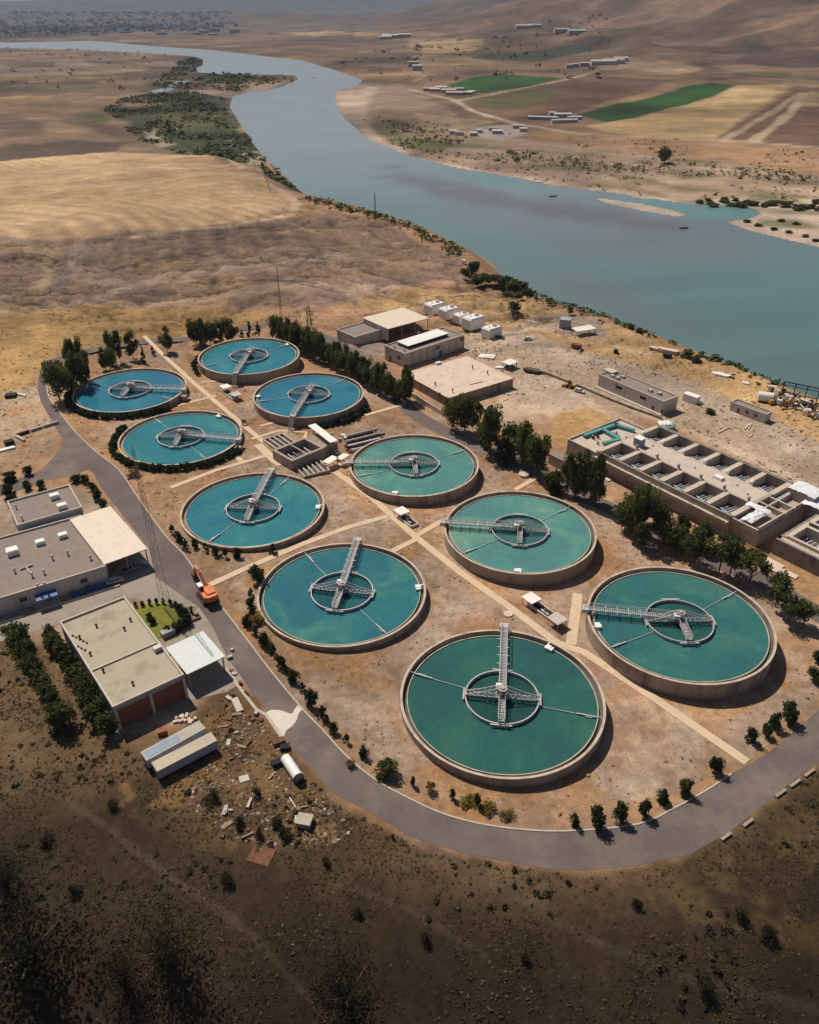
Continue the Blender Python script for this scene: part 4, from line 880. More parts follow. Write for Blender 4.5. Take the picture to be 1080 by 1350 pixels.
mb = MB(); mb.box(0, 0, 0, .25, 7, 4.2); mb.box(.6, .3, .25, .45, 5, 2.8, rz=.3); tag(mb.build('white_sheet_stack', WHITE, None, P3(642,470), R(-15)), 'stack of white sheets lying left of the small white shelter', 'sheets')
mb = MB(); mb.box(0, 0, 0, .5, 4.6, 2, tx=.1); tag(mb.build('white_cover', WHITE, None, P3(661,485), R(-5)), 'white cover lying just below the small white shelter', 'cover')
# low wall running from the reservoir past the control building
wl = PG([(690,487),(720,493),(745,503),(770,513),(800,526),(830,538),(873,553)])
mb = MB()
for a, b_ in zip(wl[:-1], wl[1:]): mb.bar((a[0], a[1], hz(*a)+.4), (b_[0], b_[1], hz(*b_)+.4), .5, 1.3)
tag(mb.build('low_wall', CONC), 'low concrete wall running past the long control building', 'wall')
# garden wall in front of the reservoir
wl = PG([(541,522),(560,534),(580,546),(596,556)]); mb = MB()
for a, b_ in zip(wl[:-1], wl[1:]): mb.bar((a[0], a[1], hz(*a)+.9), (b_[0], b_[1], hz(*b_)+.9), .3, 2.2)
tag(mb.build('garden_wall', PALEC), 'pale boundary wall between the reservoir and the tree row', 'wall')
# ------------------------------------------------------------------ inlet works between the tanks
IZ = -3.4
def px_box(px4, z0, z1):   # four corners at z1
    return [lvl(*p, z1) for p in px4]
ix, iy, iz_ = P3(420, 607); t = empty('inlet_works', (0, 0, 0), 0, 'concrete inlet and splitter building with a white roof strip at the centre of the tanks', 'inlet works')
zt = .4
cx, cy, l, w, a, sg_ = frame((385,608), (428,590), (405,575), zt)
t.location = (cx, cy, hz(cx, cy)); t.rotation_euler.z = a; h = zt-t.location.z
mb = MB()
for s_ in (-1, 1): mb.box(0, s_*(w/2-.5), -1, h, l, 1.0); mb.box(s_*(l/2-.5), 0, -1, h-.003, 1.0, w-2)
mb.box(0, 0, h-.4, h-.006, .5, w-2.02)
mb.build('basin_wall', mat('splitter_concrete', (.36,.29,.25), .9, .15, .5), t)
mb = MB(); mb.box(0, 0, -1, .9, l-2, w-2); mb.build('basin_floor', CHAN, t)
for q in range(5): mb = MB(); mb.tube((-l/2+2+q*l/6, -w/4, .9), (-l/2+2+q*l/6, w/4, 1.6), .35, .35, 8); mb.build('basin_pipe', STEELD, t)
mb = MB(); mb.box(l/2+3.4, .5*sg_, -1, h-.5, 6.6, w*.9); mb.build('screen_house', CONC, t)
x0, y0 = local(t, (411,560.5), 5.2); x1, y1 = local(t, (440.5,583), 5.2)
mb = MB(); mb.bar((x0, y0, h+1.5), (x1, y1, h+1.5), 3.0, .25); mb.build('roof_strip', WHITE, t)
for k in range(5):
    xx, yy = x0+(x1-x0)*(k+.3)/5, y0+(y1-y0)*(k+.3)/5
    mb = MB(); mb.box(xx, yy, -1, h+1.4, .35, .35); mb.build('post', STEELD, t)
mb = MB()
mb.box((x0+x1)/2, (y0+y1)/2, -1, h-.2, 7.5, 3.0, rz=math.atan2(y1-y0, x1-x0)); mb.build('channel_wall', CONC, t)
for px, sz in (((436,605),3.8),((452,601),3.2)):
    x, y = local(t, px, 2.6); mb = MB(); mb.box(0, 0, 2.2, 2.4, sz*1.4, sz*.8); 
    for a_ in (-1, 1):
        for b_ in (-1, 1): mb.box(a_*sz*.6, b_*sz*.3, -.5, 2.2, .2, .2)
    mb.build('shelter_roof', WHITE, t, (x, y, 0), .2)
for k in range(14):
    x, y = local(t, (428+rnd.random()*30, 578+rnd.random()*16), 2); mb = MB(); mb.box(0, 0, 0, .6+rnd.random()*1.6, .5+rnd.random(), .5+rnd.random()); mb.build('valve_box', rnd.choice([STEEL, STEELD, WHITE]), t, (x, y, h-.7 if k < 7 else 0), rnd.random())
def trough_bed(lab, p0, p1, p2, nbar, h=1.0):
    z = hz(*lvl(*p0, -3))+h; cx, cy, l, w, a, sg_ = frame(p0, p1, p2, z)
    t = empty('settling_bed', (cx, cy, hz(cx, cy)), a, lab, 'settling bed', 'trough beds around the inlet works')
    mb = MB(); mb.box(0, 0, -.5, .25, l, w); mb.build('bed_floor', CHAN, t)
    for k in range(nbar+1): mb = MB(); mb.box(-l/2+l*k/nbar, 0, -.5, h, .55, w); mb.build('divider', COPE, t)
    for s_ in (-1, 1): mb = MB(); mb.box(0, s_*(w/2+.2), -.5, h-.004, l+.5, .4); mb.build('end_wall', CONC, t)
trough_bed('trough bed of dark channels on the left side of the inlet works', (348,579), (373,571), (386,583), 4)
trough_bed('trough bed of dark channels just below the inlet works, nearest the camera', (390,614), (422,606), (440,617), 5)
# pipe racks to the right
x, y, z = P3(478, 583); t = empty('pipe_rack', (x, y, z), R(28), 'rack of large pale and dark pipes right of the inlet works', 'pipe rack')
for k in range(7):
    mb = MB(); mb.tube((-8+k*.6, -5.5+k*1.8, .9+.3*(k % 2)), (9-(k % 3)*1.5, -5.5+k*1.8, .9+.3*(k % 2)), .45, .45, 10); mb.build('pipe', [STEEL, DARK, WHITE, DARK, STEEL, DARK, STEELD][k], t)
for k in range(4): mb = MB(); mb.box(-7+k*5, 0, 0, .45, .4, 13); mb.build('support', CONC, t)
# sampling huts with two little roofs, one on each side of the spine walk
def sampling(lab, q1, q2, base, one=False):
    x, y, z = P3(*base); t = empty('valve_chamber', (x, y, z), R(-54), lab, 'valve chamber', 'valve chambers along the central walk')
    mb = MB(); L_ = 10 if not one else 7
    for s_ in (-1, 1): mb.box(0, s_*1.3, -.3, .8, L_, .35); mb.box(s_*(L_/2), 0, -.3, .797, .35, 2.25)
    mb.build('kerb', PALEC, t)
    mb = MB(); mb.box(0, 0, -.3, .1, L_-.4, 2.2); mb.build('pit', DARK, t)
    mb = MB(); mb.tube((-1.5, 0, .3), (1.5, 0, .3), .3, .3, 8); mb.tube((0, 0, .3), (0, 0, 1.3), .15, .15, 8); mb.build('valve', STEEL, t)
    for q in (q1, q2):
        if not q: continue
        lx, ly = local(t, q, 2.4); mb = MB(); mb.box(lx, ly, 2.2, 2.4, 3.9, 3.6); r_ = mb.build('shelter_roof', WHITE if q is q1 else mat('grey_sheet', (.5,.45,.42), .6), t)
        for a_ in (-1, 1):
            for b_ in (-1, 1): mb = MB(); mb.box(lx+a_*1.6, ly+b_*1.5, -.2, 2.2, .14, .14); mb.build('post', STEELD, t)
sampling('valve chamber with a white and a grey roof between two lower tanks', (701,788), (735,815), (718,808))
sampling('valve chamber with one white roof beside the middle of the central walk', (529.5,673), None, (538,688), True)
sampling('valve chamber with two white roofs between the two far right tanks', (297,509), (311,519), (304,522))
mb = MB(); mb.tube((0, 0, 0), (0, 0, .7), 1.7, 1.7, 20); mb.tube((0, 0, .7), (0, 0, .85), 1.8, 1.5, 20); tag(mb.build('round_manhole', PALEC, None, P3(691,627), 0), 'round pale concrete manhole below the trees above the palest tank', 'manhole')
mb = MB(); mb.tube((0, 0, -.2), (0, 0, .3), 1.2, 1.2, 16); tag(mb.build('round_manhole', PALEC, None, P3(670,810), 0), 'small round manhole cover beside the central walk near the closest tank', 'manhole')
# ------------------------------------------------------------------ rapid filter block on the right
FZ = 1.6
c00 = Vector(lvl(820,596,FZ)); c50 = Vector(lvl(964,664,FZ)); r00 = Vector(lvl(864,571,FZ)); r50 = Vector(lvl(1011,636,FZ))
ux = ((c50-c00)+(r50-r00)); pitch = ux.length/10; ux.normalize(); uy = Vector((-ux.y, ux.x)); depth = ((r00-c00)+(r50-c50)).dot(uy)/2
ctr = (c00+c50+r00+r50)/4; zg = hz(*ctr); H_ = FZ-zg
FCON = mat('filter_concrete', (.40,.33,.28), .9, .16, .4, streak=(1,1,.4), dirt=(.22,.17,.14), bump=.1)
FDECK = mat('filter_deck', (.52,.44,.37), .9, .10, .4)
FDARK = mat('wet_basin', (.12,.10,.09), .7, .3, .5)
t = empty('filter_basin_block', (ctr.x, ctr.y, zg), math.atan2(ux.y, ux.x), 'long concrete filter block with two rows of six open basins', 'filter basins')
cw_, cd_ = pitch*.80, abs(depth)*.50; rows = (-depth/2, depth/2)
print('filter', pitch, depth, zg, 'cell', cw_, cd_)
Lx0, Lx1 = -2.5*pitch-pitch/2-.2, 2.5*pitch+pitch/2+.2
ydir = 1 if depth > 0 else -1
y_out = abs(depth)/2+cd_/2+1.3
for s_, nm in ((-1, 'front'), (1, 'rear')):
    mb = MB(); mb.box((Lx0+Lx1)/2, s_*(y_out-.4), -2, H_-.1, Lx1-Lx0, .8); mb.build('outer_wall', FCON, t)
    mb = MB(); mb.box((Lx0+Lx1)/2, s_*(y_out-.2), H_-.1, H_+.25, Lx1-Lx0+.3, .35); mb.build('parapet', COPE, t)
    mb = MB(); mb.box((Lx0+Lx1)/2, s_*(y_out+1.0), H_-2.2, H_-1.7, Lx1-Lx0, 1.9); mb.box((Lx0+Lx1)/2, s_*(y_out+1.85), H_-1.7, H_-1.1, Lx1-Lx0, .2); mb.build('side_channel', COPE, t)
    mb = MB(); mb.box((Lx0+Lx1)/2, s_*(abs(depth)/2-cd_/2-.3), -1, H_-.02, Lx1-Lx0, .6); mb.build('gallery_wall', FCON, t)
    mb = MB(); mb.box((Lx0+Lx1)/2, s_*(abs(depth)/2), -1, H_-3.3, Lx1-Lx0, cd_); mb.build('basin_floor', FDARK, t)
for e_ in (Lx0, Lx1): mb = MB(); mb.box(e_, 0, -2, H_-.05, .8, y_out*2-1.6); mb.build('end_wall', FCON, t)
gd = abs(depth)-cd_
mb = MB(); mb.box((Lx0+Lx1)/2, 0, H_-.4, H_+.02, Lx1-Lx0-.8, gd-1.2); mb.build('gallery_deck', FDECK, t)
for j, yr in enumerate((-abs(depth)/2, abs(depth)/2)):
    for k in range(7):
        xx = -3*pitch+k*pitch
        if 0 < k < 6 or True:
            mb = MB(); mb.box(xx, yr, -1, H_-.012, pitch-cw_, cd_); mb.build('divider_wall', FDECK, t)
    for k in range(6):
        xx = -2.5*pitch+k*pitch
        # trough pipes
        mb = MB()
        for q in range(4): mb.tube((xx-cw_*.3+q*cw_*.16, yr-cd_*.36, H_-2.7+.3*(q % 2)), (xx-cw_*.2+q*cw_*.16, yr+cd_*.2, H_-2.6), .22, .22, 7)
        mb.bar((xx-cw_*.36, yr-cd_*.1, H_-2.2), (xx+cw_*.2, yr-cd_*.2, H_-2.2), .4); mb.tube((xx+cw_*.1, yr-cd_*.3, H_-3.2), (xx+cw_*.1, yr-cd_*.3, H_-1.4), .25, .25, 8)
        mb.build('basin_pipework', mat('pale_blue_pipe', (.42,.47,.52), .5), t)
        sgn = 1 if j == 0 else -1
        yy = yr+sgn*(cd_/2-.2)
        if j == 1:
            mb = MB(); mb.tube((xx-cw_*.34, yy-.3, H_-.6), (xx-cw_*.34, yy-.3, H_+1.1), .35, .3, 10); mb.tube((xx-cw_*.34, yy-.3, H_+1.1), (xx-cw_*.34, yy-.3, H_+1.45), .35, .7, 12); mb.tube((xx-cw_*.34, yy-.3, H_+1.45), (xx-cw_*.34, yy-.3, H_+1.8), .7, .35, 12); mb.build('white_valve_head', WHITE, t)
        else:
            mb = MB(); mb.box(xx+cw_*.38, yy+1.0, H_, H_+1.5, .5, .6); mb.bar((xx+cw_*.38, yy+1.0, H_+1.3), (xx+cw_*.38, yy-.1, H_+1.3), .35); mb.build('valve_stand', STEELD, t)
# walkway beams over the outer edges of each basin
for px, sz, m, nm in (((843,583),(2.9,2.6,2.8),mat('blue_grey_box', (.30,.34,.42), .6),'control_cabin'),):
    lx, ly = local(t, px, H_+1.2); mb = MB(); mb.box(lx, ly, H_, H_+sz[2], sz[0], sz[1]); mb.build(nm, m, t); mb = MB(); mb.box(lx, ly, H_+sz[2], H_+sz[2]+.2, sz[0]+.3, sz[1]+.3); mb.build('cabin_roof', WHITE, t)
for px in ((948,629),): lx, ly = local(t, px, H_+.6); mb = MB(); mb.box(lx, ly, H_, H_+.9, 3.4, 2.2, tx=.15); mb.build('white_hatch', WHITE, t)
for px in ((861,588),(916,617),(883,640),(826,613),(986,652),(972,640)): lx, ly = local(t, px, H_); mb = MB(); mb.tube((lx, ly, H_), (lx, ly, H_+.5), .4, .2, 6); mb.build('deck_vent', STEELD, t)
# left low module with teal pipes
TEAL = mat('teal_pipe', (.10,.30,.30), .5, .12, 1)
mx0 = Lx0-.5; ml = 13.0; mh = H_-1.6
mb = MB(); mb.box(mx0-ml/2, -2.2, -2, mh, ml, y_out*2-5.5); mb.build('pump_platform', FDECK, t)
mb = MB()
for s_ in (-1, 1): mb.box(mx0-ml/2, -2.2+s_*(y_out-2.8), mh, mh+.7, ml, .4)
mb.box(mx0-ml, -2.2, mh, mh+.697, .4, y_out*2-6); mb.build('platform_parapet', COPE, t)
for q, (a_, b_) in enumerate((((-ml+2, -9), (-ml+3, 8)), ((-ml+3, 0), (-2, -1)), ((-ml+2.5, 6.5), (-3, 8.5)), ((-3, -8), (-1.5, -1)))):
    mb = MB(); mb.bar((mx0+a_[0], a_[1]-1, mh+.8), (mx0+b_[0], b_[1]-1, mh+.8), 1.4, .9); mb.build('teal_duct', TEAL, t)
for q in range(10): mb = MB(); xx = mx0-ml+1+rnd.random()*(ml-2); yy = -10+rnd.random()*16; mb.tube((xx, yy, mh), (xx, yy, mh+1.2), .35, .35, 8); mb.tube((xx, yy, mh+.8), (xx+.9, yy, mh+.8), .25, .25, 6); mb.build('pump', [DARK, STEEL, STEELD][q % 3], t)
# right end: blue lined channels, white tarps, then a second block
BLUEG = mat('blue_grey_lining', (.25,.30,.38), .5, .15, .5); TARP = mat('white_tarpaulin', (.70,.70,.74), .55, .08, .5)
x0 = Lx1+.6
mb = MB()
mb.box(x0+4.2, 0, -2, H_-1.9, 8.4, y_out*2-2.2); mb.build('end_chamber', FCON, t)
for yy, hh_ in ((-y_out*.98, H_-.2), (y_out*.98-1, H_-.2), (-1.8, H_-.1), (3.2, H_-.1)): mb = MB(); mb.box(x0+4.2, yy, H_-1.9, hh_, 8.4, .6); mb.build('chamber_wall', COPE, t)
for e_ in (2.6, 7.8): mb = MB(); mb.box(x0+e_, 0, H_-1.9, H_-.16, .5, y_out*2-2.4); mb.build('chamber_wall', COPE, t)
mb = MB(); mb.box(x0+1.5, -y_out*.55, H_-1.88, H_-1.2, 1.7, 11); mb.box(x0+1.5, y_out*.5, H_-1.88, H_-1.2, 1.7, 9); mb.build('lined_channel', BLUEG, t)
def draped(name, x, y, lx, ly, z, m, par, amp=.35, n=14, seed=1):
    v = []; 
    for i in range(n):
        for j in range(n):
            a_, b_ = i/(n-1)-.5, j/(n-1)-.5
            v.append((x+a_*lx, y+b_*ly, z+amp*(float(vnoise(i*.8+seed, j*.7))-.5)*2-1.2*max(0, abs(a_)*2-.8)*2*amp*2-1.2*max(0, abs(b_)*2-.8)*2*amp*2))
    nn = len(v); v += [(p[0], p[1], p[2]-.08) for p in v]; f = []
    for i in range(n-1):
        for j in range(n-1): q = i*n+j; f.append((q, q+n, q+n+1, q+1)); f.append((nn+q, nn+q+1, nn+q+n+1, nn+q+n))
    mb = MB(); mb.add(v, f); return mb.build(name, m, par, smooth=True)
draped('tarpaulin', x0+3.6, -y_out*.62, 3.4, 9, H_+.3, TARP, t, .4, seed=3)
lx, ly = local(t, (1000,652), H_+.5)
draped('tarpaulin', *local(t, (1001,668), H_+.6), 7.5, 2.6, H_+.5, TARP, t, .3, seed=5)
# large covered box by the far corner
lx, ly = local(t, (1066,645), H_+1.8); mb = MB(); mb.box(lx, ly, -1, H_+1.4, 8, 6); mb.build('valve_house', FCON, t); draped('tarpaulin', lx-.3, ly, 8.8, 6.8, H_+1.9, TARP, t, .25, seed=8)
lx, ly = local(t, (985,644), H_+1); 
t2 = empty('second_filter_block', (0, 0, 0), 0, 'second concrete filter block with dark stone front cut by the right edge of the picture', 'filter basins')
p_ = Vector(lvl(1024,706,FZ-.4)); 
t2.location = (p_.x, p_.y, hz(p_.x, p_.y)); t2.rotation_euler.z = math.atan2(ux.y, ux.x); h2 = FZ-.4-t2.location.z
DST = mat('dark_stone_wall', (.23,.20,.19), .9, .3, .5, bump=.3, dirt=(.11,.09,.085))
mb = MB(); mb.box(19, .4, -2, h2-1.0, 38, .8); mb.build('front_wall', DST, t2)
mb = MB(); mb.box(.4, 12, -2, h2-1.0, .8, 22.4); mb.build('side_wall', DST, t2)
mb = MB(); mb.box(19, 1.6, h2-1.6, h2-1.0, 38, 1.6); mb.box(1.2, 12, h2-1.6, h2-1.004, 1.6, 18); mb.build('ledge', COPE, t2)
mb = MB(); mb.box(19, 12, -2, h2-3.2, 36, 20); mb.build('basin_floor', FDARK, t2)
for yy, ww in ((2.8, .9), (11.5, 1.2), (14.5, 1.0), (23.2, .9)): mb = MB(); mb.box(20, yy, -1, h2, 36.4, ww); mb.build('long_wall', FDECK, t2)
for k in range(5): mb = MB(); mb.box(2.2+k*8.6, 7.1, -1, h2-.01, 1.4, 7.8); mb.box(2.2+k*8.6, 18.8, -1, h2-.01, 1.4, 7.8); mb.build('divider_wall', FDECK, t2)
for k in range(4):
    mb = MB()
    for q in range(4): mb.tube((4+k*8.6+q*1.3, 4, h2-2.6), (4.6+k*8.6+q*1.3, 9.5, h2-2.5), .22, .22, 7)
    mb.build('basin_pipework', MATS['pale_blue_pipe'], t2)
draped('tarpaulin', 6.5, 24.5, 24, 6.0, h2+.8, TARP, t2, .35, n=24, seed=11)
# round white covered tank behind the filter block
x, y, z = P3(878, 566); t = empty('covered_round_tank', (x, y, z), 0, 'small round tank with crumpled white cover behind the upper left of the filter basins', 'tank')
mb = MB(); mb.tube((0, 0, 0), (0, 0, 2.2), 3.2, 3.2, 24); mb.build('tank_wall', mat('green_tank', (.12,.22,.2), .5), t); draped('cover', -.3, .8, 5.2, 3.8, 2.6, WHITE, t, .35, seed=14)
print('buildings', time.time()-T0)
# ------------------------------------------------------------------ vegetation
ORD = 'first second third fourth fifth sixth seventh eighth ninth tenth eleventh twelfth thirteenth fourteenth fifteenth sixteenth seventeenth eighteenth nineteenth twentieth'.split()
ORD += ['twenty-'+o for o in ORD[:9]]+['thirtieth']+['thirty-'+o for o in ORD[:9]]+['fortieth']
def leaf_mat(name, c0, c1, c2):
    m = bpy.data.materials.new(name); m.use_nodes = True; n = m.node_tree.nodes; L = m.node_tree.links; b = n['Principled BSDF']
    b.inputs['Roughness'].default_value = .75; b.inputs['Specular IOR Level'].default_value = .15
    va = n.new('ShaderNodeVertexColor'); va.layer_name = 'leaf'; oi = n.new('ShaderNodeObjectInfo')
    sp = n.new('ShaderNodeSeparateColor'); L.new(va.outputs[0], sp.inputs[0])
    r = n.new('ShaderNodeValToRGB'); e = r.color_ramp.elements; e[0].color = (*c0, 1); e[1].color = (*c2, 1); k = e.new(.5); k.color = (*c1, 1)
    ad = n.new('ShaderNodeMath'); ad.operation = 'MULTIPLY_ADD'; L.new(oi.outputs['Random'], ad.inputs[0]); ad.inputs[1].default_value = .35; 
    sb = n.new('ShaderNodeMath'); sb.operation = 'SUBTRACT'; L.new(sp.outputs[0], sb.inputs[0]); sb.inputs[1].default_value = .17; L.new(sb.outputs[0], ad.inputs[2])
    L.new(ad.outputs[0], r.inputs[0]); L.new(r.outputs[0], b.inputs['Base Color'])
    tr = n.new('ShaderNodeBsdfTranslucent'); L.new(r.outputs[0], tr.inputs[0]); ms = n.new('ShaderNodeMixShader'); ms.inputs[0].default_value = .38
    L.new(b.outputs[0], ms.inputs[1]); L.new(tr.outputs[0], ms.inputs[2]); L.new(ms.outputs[0], n['Material Output'].inputs[0]); return m
LEAF = leaf_mat('tree_leaves', (.042,.055,.016), (.10,.12,.033), (.19,.185,.055))
LEAFD = leaf_mat('hedge_leaves', (.018,.027,.011), (.04,.055,.018), (.08,.095,.03))
LEAFO = leaf_mat('olive_leaves', (.04,.05,.016), (.085,.10,.028), (.16,.165,.05))
LEAFY = leaf_mat('yellow_shrub', (.09,.075,.02), (.18,.13,.03), (.28,.19,.05))
LEAFK = leaf_mat('dark_scrub_leaves', (.014,.015,.007), (.032,.032,.012), (.06,.055,.02))
BARK = mat('bark', (.16,.12,.09), .95, .25, 2)
def quads(c, nrm_rand, size, rs, tint, flat=1.0):
    """n leaf quads at points c"""
    n_ = len(c); a = rs.normal(size=(n_, 3)); a /= np.linalg.norm(a, axis=1)[:, None]; b = rs.normal(size=(n_, 3)); b -= (a*b).sum(1)[:, None]*a; b /= np.linalg.norm(b, axis=1)[:, None]; a = a*[1, 1, flat]; b = b*[1, 1, flat]
    s1 = size*(.6+.8*rs.random(n_))[:, None]; s2 = size*(.5+.6*rs.random(n_))[:, None]
    v = np.stack([c-a*s1, c-b*s2*.9, c+a*s1, c+b*s2], 1).reshape(-1, 3)
    return v, np.arange(4*n_).reshape(-1, 4), np.repeat(tint, 4)
def np_mesh(name, v, f, m, tint=None, attr='leaf', smooth=False, rgb=None):
    me = bpy.data.meshes.new(name); me.vertices.add(len(v)); me.vertices.foreach_set('co', np.asarray(v, np.float32).ravel())
    k = f.shape[1]; me.loops.add(f.size); me.loops.foreach_set('vertex_index', f.ravel().astype(np.int32)); me.polygons.add(len(f)); me.polygons.foreach_set('loop_start', np.arange(0, f.size, k, dtype=np.int32))
    me.update(calc_edges=True); me.materials.append(m)
    if tint is not None or rgb is not None:
        at = me.color_attributes.new(attr, 'FLOAT_COLOR', 'POINT')
        cc = np.stack([tint]*3+[np.ones(len(v))], 1) if rgb is None else np.concatenate([rgb, np.ones((len(v), 1))], 1)
        at.data.foreach_set('color', cc.astype(np.float32).ravel())
    return me
def crown_mesh(seed, shape, ncl, nlf, leaf, m):
    rs = np.random.RandomState(seed); cs = []
    for i in range(ncl):
        u = rs.random(); th_ = rs.random()*6.283
        if shape == 'round': z = .26+.66*u; rr = .42*math.sqrt(max(.02, 1-((z-.58)/.42)**2)); q = rs.random()**.5*rr; cr = .20
        elif shape == 'tall': z = .18+.76*u; rr = .36*math.sqrt(max(.03, 1-((z-.54)/.46)**2)); q = rs.random()**.5*rr; cr = .19
        elif shape == 'cone': z = .06+.86*u; rr = .46*(1-z)*1.05+.04; q = rs.random()**.5*rr; cr = .15*(1.25-z)
        elif shape == 'umbrella': z = .5+.42*u; rr = .46*math.sqrt(max(.03, 1-((z-.68)/.34)**2)); q = rs.random()**.5*rr; cr = .19
        else: z = .10+.66*u; rr = .40*math.sqrt(max(.03, 1-((z-.32)/.60)**2)); q = rs.random()**.5*rr*.9; cr = .23
        cs.append((q*math.cos(th_), q*math.sin(th_), z, cr*(.7+.6*rs.random()), rs.random()))
    P, T_ = [], []
    for (x, y, z, cr, tn) in cs:
        d = rs.normal(size=(nlf, 3)); d /= np.linalg.norm(d, axis=1)[:, None]; d *= (rs.random(nlf)**.35)[:, None]*cr
        d[:, 2] *= .75; P.append(np.array([x, y, z])+d); T_.append(np.clip(tn*.55+.22+rs.normal(size=nlf)*.13, 0, 1))
    P = np.concatenate(P); T_ = np.concatenate(T_); P[:, 2] = np.maximum(P[:, 2], .02)
    v, f, t_ = quads(P, 0, leaf, rs, T_); return np_mesh('crown', v, f, m, t_)
def trunk_mesh(seed, top=.6, r=.03, nl=5, base=0.):
    rr = random.Random(seed); mb = MB(); mb.tube((0, 0, -.04), (rr.uniform(-.02, .02), rr.uniform(-.02, .02), top*.5), r, r*.75, 7)
    for i in range(nl):
        a = i*6.283/nl+rr.random(); z0 = top*(.3+.25*rr.random()); q = .12+.16*rr.random()
        mb.tube((0, 0, z0), (q*math.cos(a), q*math.sin(a), min(.86, z0+.28+.1*rr.random())), r*.6, r*.2, 5)
    me = bpy.data.meshes.new('trunk'); me.from_pydata(mb.v, [], mb.f); me.materials.append(BARK); return me
TREES = {'round': [(crown_mesh(10+i, 'round', 24, 95, .038, LEAF), trunk_mesh(i)) for i in range(4)],
         'tall': [(crown_mesh(30+i, 'tall', 19, 90, .042, LEAF), trunk_mesh(20+i, .65, .022)) for i in range(4)],
         'umbrella': [(crown_mesh(40+i, 'umbrella', 16, 95, .042, LEAF), trunk_mesh(30+i, .75, .026, 6)) for i in range(3)],
         'cone': [(crown_mesh(50+i, 'cone', 22, 34, .055, LEAFD), trunk_mesh(40+i, .3, .03, 3)) for i in range(3)],
         'bush': [(crown_mesh(60+i, 'bush', 20, 60, .06, LEAFO), trunk_mesh(50+i, .3, .03, 5)) for i in range(4)],
         'dbush': [(crown_mesh(70+i, 'bush', 20, 48, .065, LEAFD), trunk_mesh(60+i, .3, .03, 4)) for i in range(3)],
         'scrub': [(crown_mesh(90+i, 'bush', 16, 55, .04, LEAFK), trunk_mesh(75+i, .25, .02, 4)) for i in range(3)],
         'ybush': [(crown_mesh(80+i, 'bush', 12, 40, .055, LEAFY), trunk_mesh(70+i, .2, .02, 4)) for i in range(2)]}
cnt = {}
def tree(kind, px, base, top, wpx, label, group, name='tree', cat='tree', minh=.8, parts=True):
    x, y, z = P3(px, base); ht = max(minh, ztop(x, y, top)-z); D = math.sqrt(x*x+y*y+(CH-z)**2); wd = wpx*D/CF
    k = cnt.get(kind, 0); cnt[kind] = k+1; cm, tm = TREES[kind][k % len(TREES[kind])]
    if parts:
        t = empty(name, (x, y, z-.05), rnd.random()*6.28, label, cat, group); t.scale = (wd, wd, ht)
        for nm, me in (('trunk', tm), ('crown', cm)):
            o = bpy.data.objects.new(nm, me); COL.objects.link(o); o.parent = t
    else:
        t = bpy.data.objects.new(name, cm); COL.objects.link(t); t.location = (x, y, z-.05); t.rotation_euler.z = rnd.random()*6.28; t.scale = (wd, wd, ht); tag(t, label, cat, group)
    return t
# right row, group by group: kind, px, base, top, width
RR = [('round',597,566,523,30),('round',613,570,521,32),('tall',628,566,530,20),('round',646,600,538,34),('tall',640,590,545,20),('round',668,604,560,30),('tall',688,606,558,26),('tall',690,616,566,26),('round',707,624,571,34),('bush',666,611,592,30),
 ('bush',728,648,617,28),('tall',748,652,598,24),('tall',757,655,590,26),('tall',770,657,597,28),('tall',783,668,602,26),('tall',786,662,616,22),
 ('round',824,700,654,38),('round',841,712,646,40),('tall',850,690,634,24),('round',868,708,665,30),('tall',843,722,688,24),('round',886,726,690,28),('tall',895,716,680,22),('round',909,742,696,32),('tall',925,726,690,26),
 ('umbrella',947,757,712,42),('umbrella',962,760,714,40),('umbrella',988,770,729,34),('umbrella',1022,800,762,32),('umbrella',1040,820,786,30),('umbrella',1058,828,797,26)]
for i, (k, px, b_, tp, w) in enumerate(RR):
    tree(k, px, b_, tp, w*1.06, 'dark green tree, '+ORD[i]+' from the upper end of the row beside the filter basins', 'trees in the row beside the filter basins')
# long diagonal row from the far tank down to the pale reservoir
lo = [(366,449),(401,466),(434,482),(462,499),(490,514),(532,533)]
tops = [(366,411),(380,414),(395,424),(407,428),(420,432),(434,447),(445,451),(459,454),(470,462),(480,470),(490,478),(501,477),(512,487),(523,496),(534,483)]
def interp(lst, x): 
    for (a, b_), (c, d) in zip(lst[:-1], lst[1:]):
        if x <= c: return b_+(d-b_)*(x-a)/(c-a)
    return lst[-1][1]
k_ = 0
for i in range(44):
    px = 363+(538-363)*i/43+rnd.uniform(-2, 2); bs = interp(lo, px)-(i % 2)*7+rnd.uniform(-1, 1); tp = interp(tops, px)+rnd.uniform(-2, 5)+(0 if i % 2 else 5)
    if bs-tp < 12: continue
    side = 'front' if i % 2 == 0 else 'back'
    tree(['round', 'tall'][i % 2], px, bs, tp+rnd.uniform(-3, 6), 15+rnd.uniform(-2, 4), 'green tree in the '+side+' rank of the diagonal belt, '+ORD[k_//2]+' from its upper end', 'trees of the diagonal belt behind the far tanks'); k_ += 1
for i, (px, b_, tp, w) in enumerate([(258,455,420,18),(268,458,421,16),(278,455,425,18),(290,453,424,18),(300,452,420,16),(309,449,418,16),(264,452,424,16),(284,449,428,14)]):
    tree('tall' if i % 2 else 'round', px, b_, tp, w, 'dark tree, '+ORD[i]+' in the clump behind the farthest tank', 'trees behind the farthest tank')
for i, (px, b_, tp, w) in enumerate([(319,445,433,8),(330,445,422,9),(341,445,423,10),(190,478,455,8),(202,468,455,8)]):
    tree('cone', px, b_, tp, w, 'thin dark conifer, '+ORD[i]+' of the few standing by the farthest tanks', 'thin conifers by the farthest tanks')
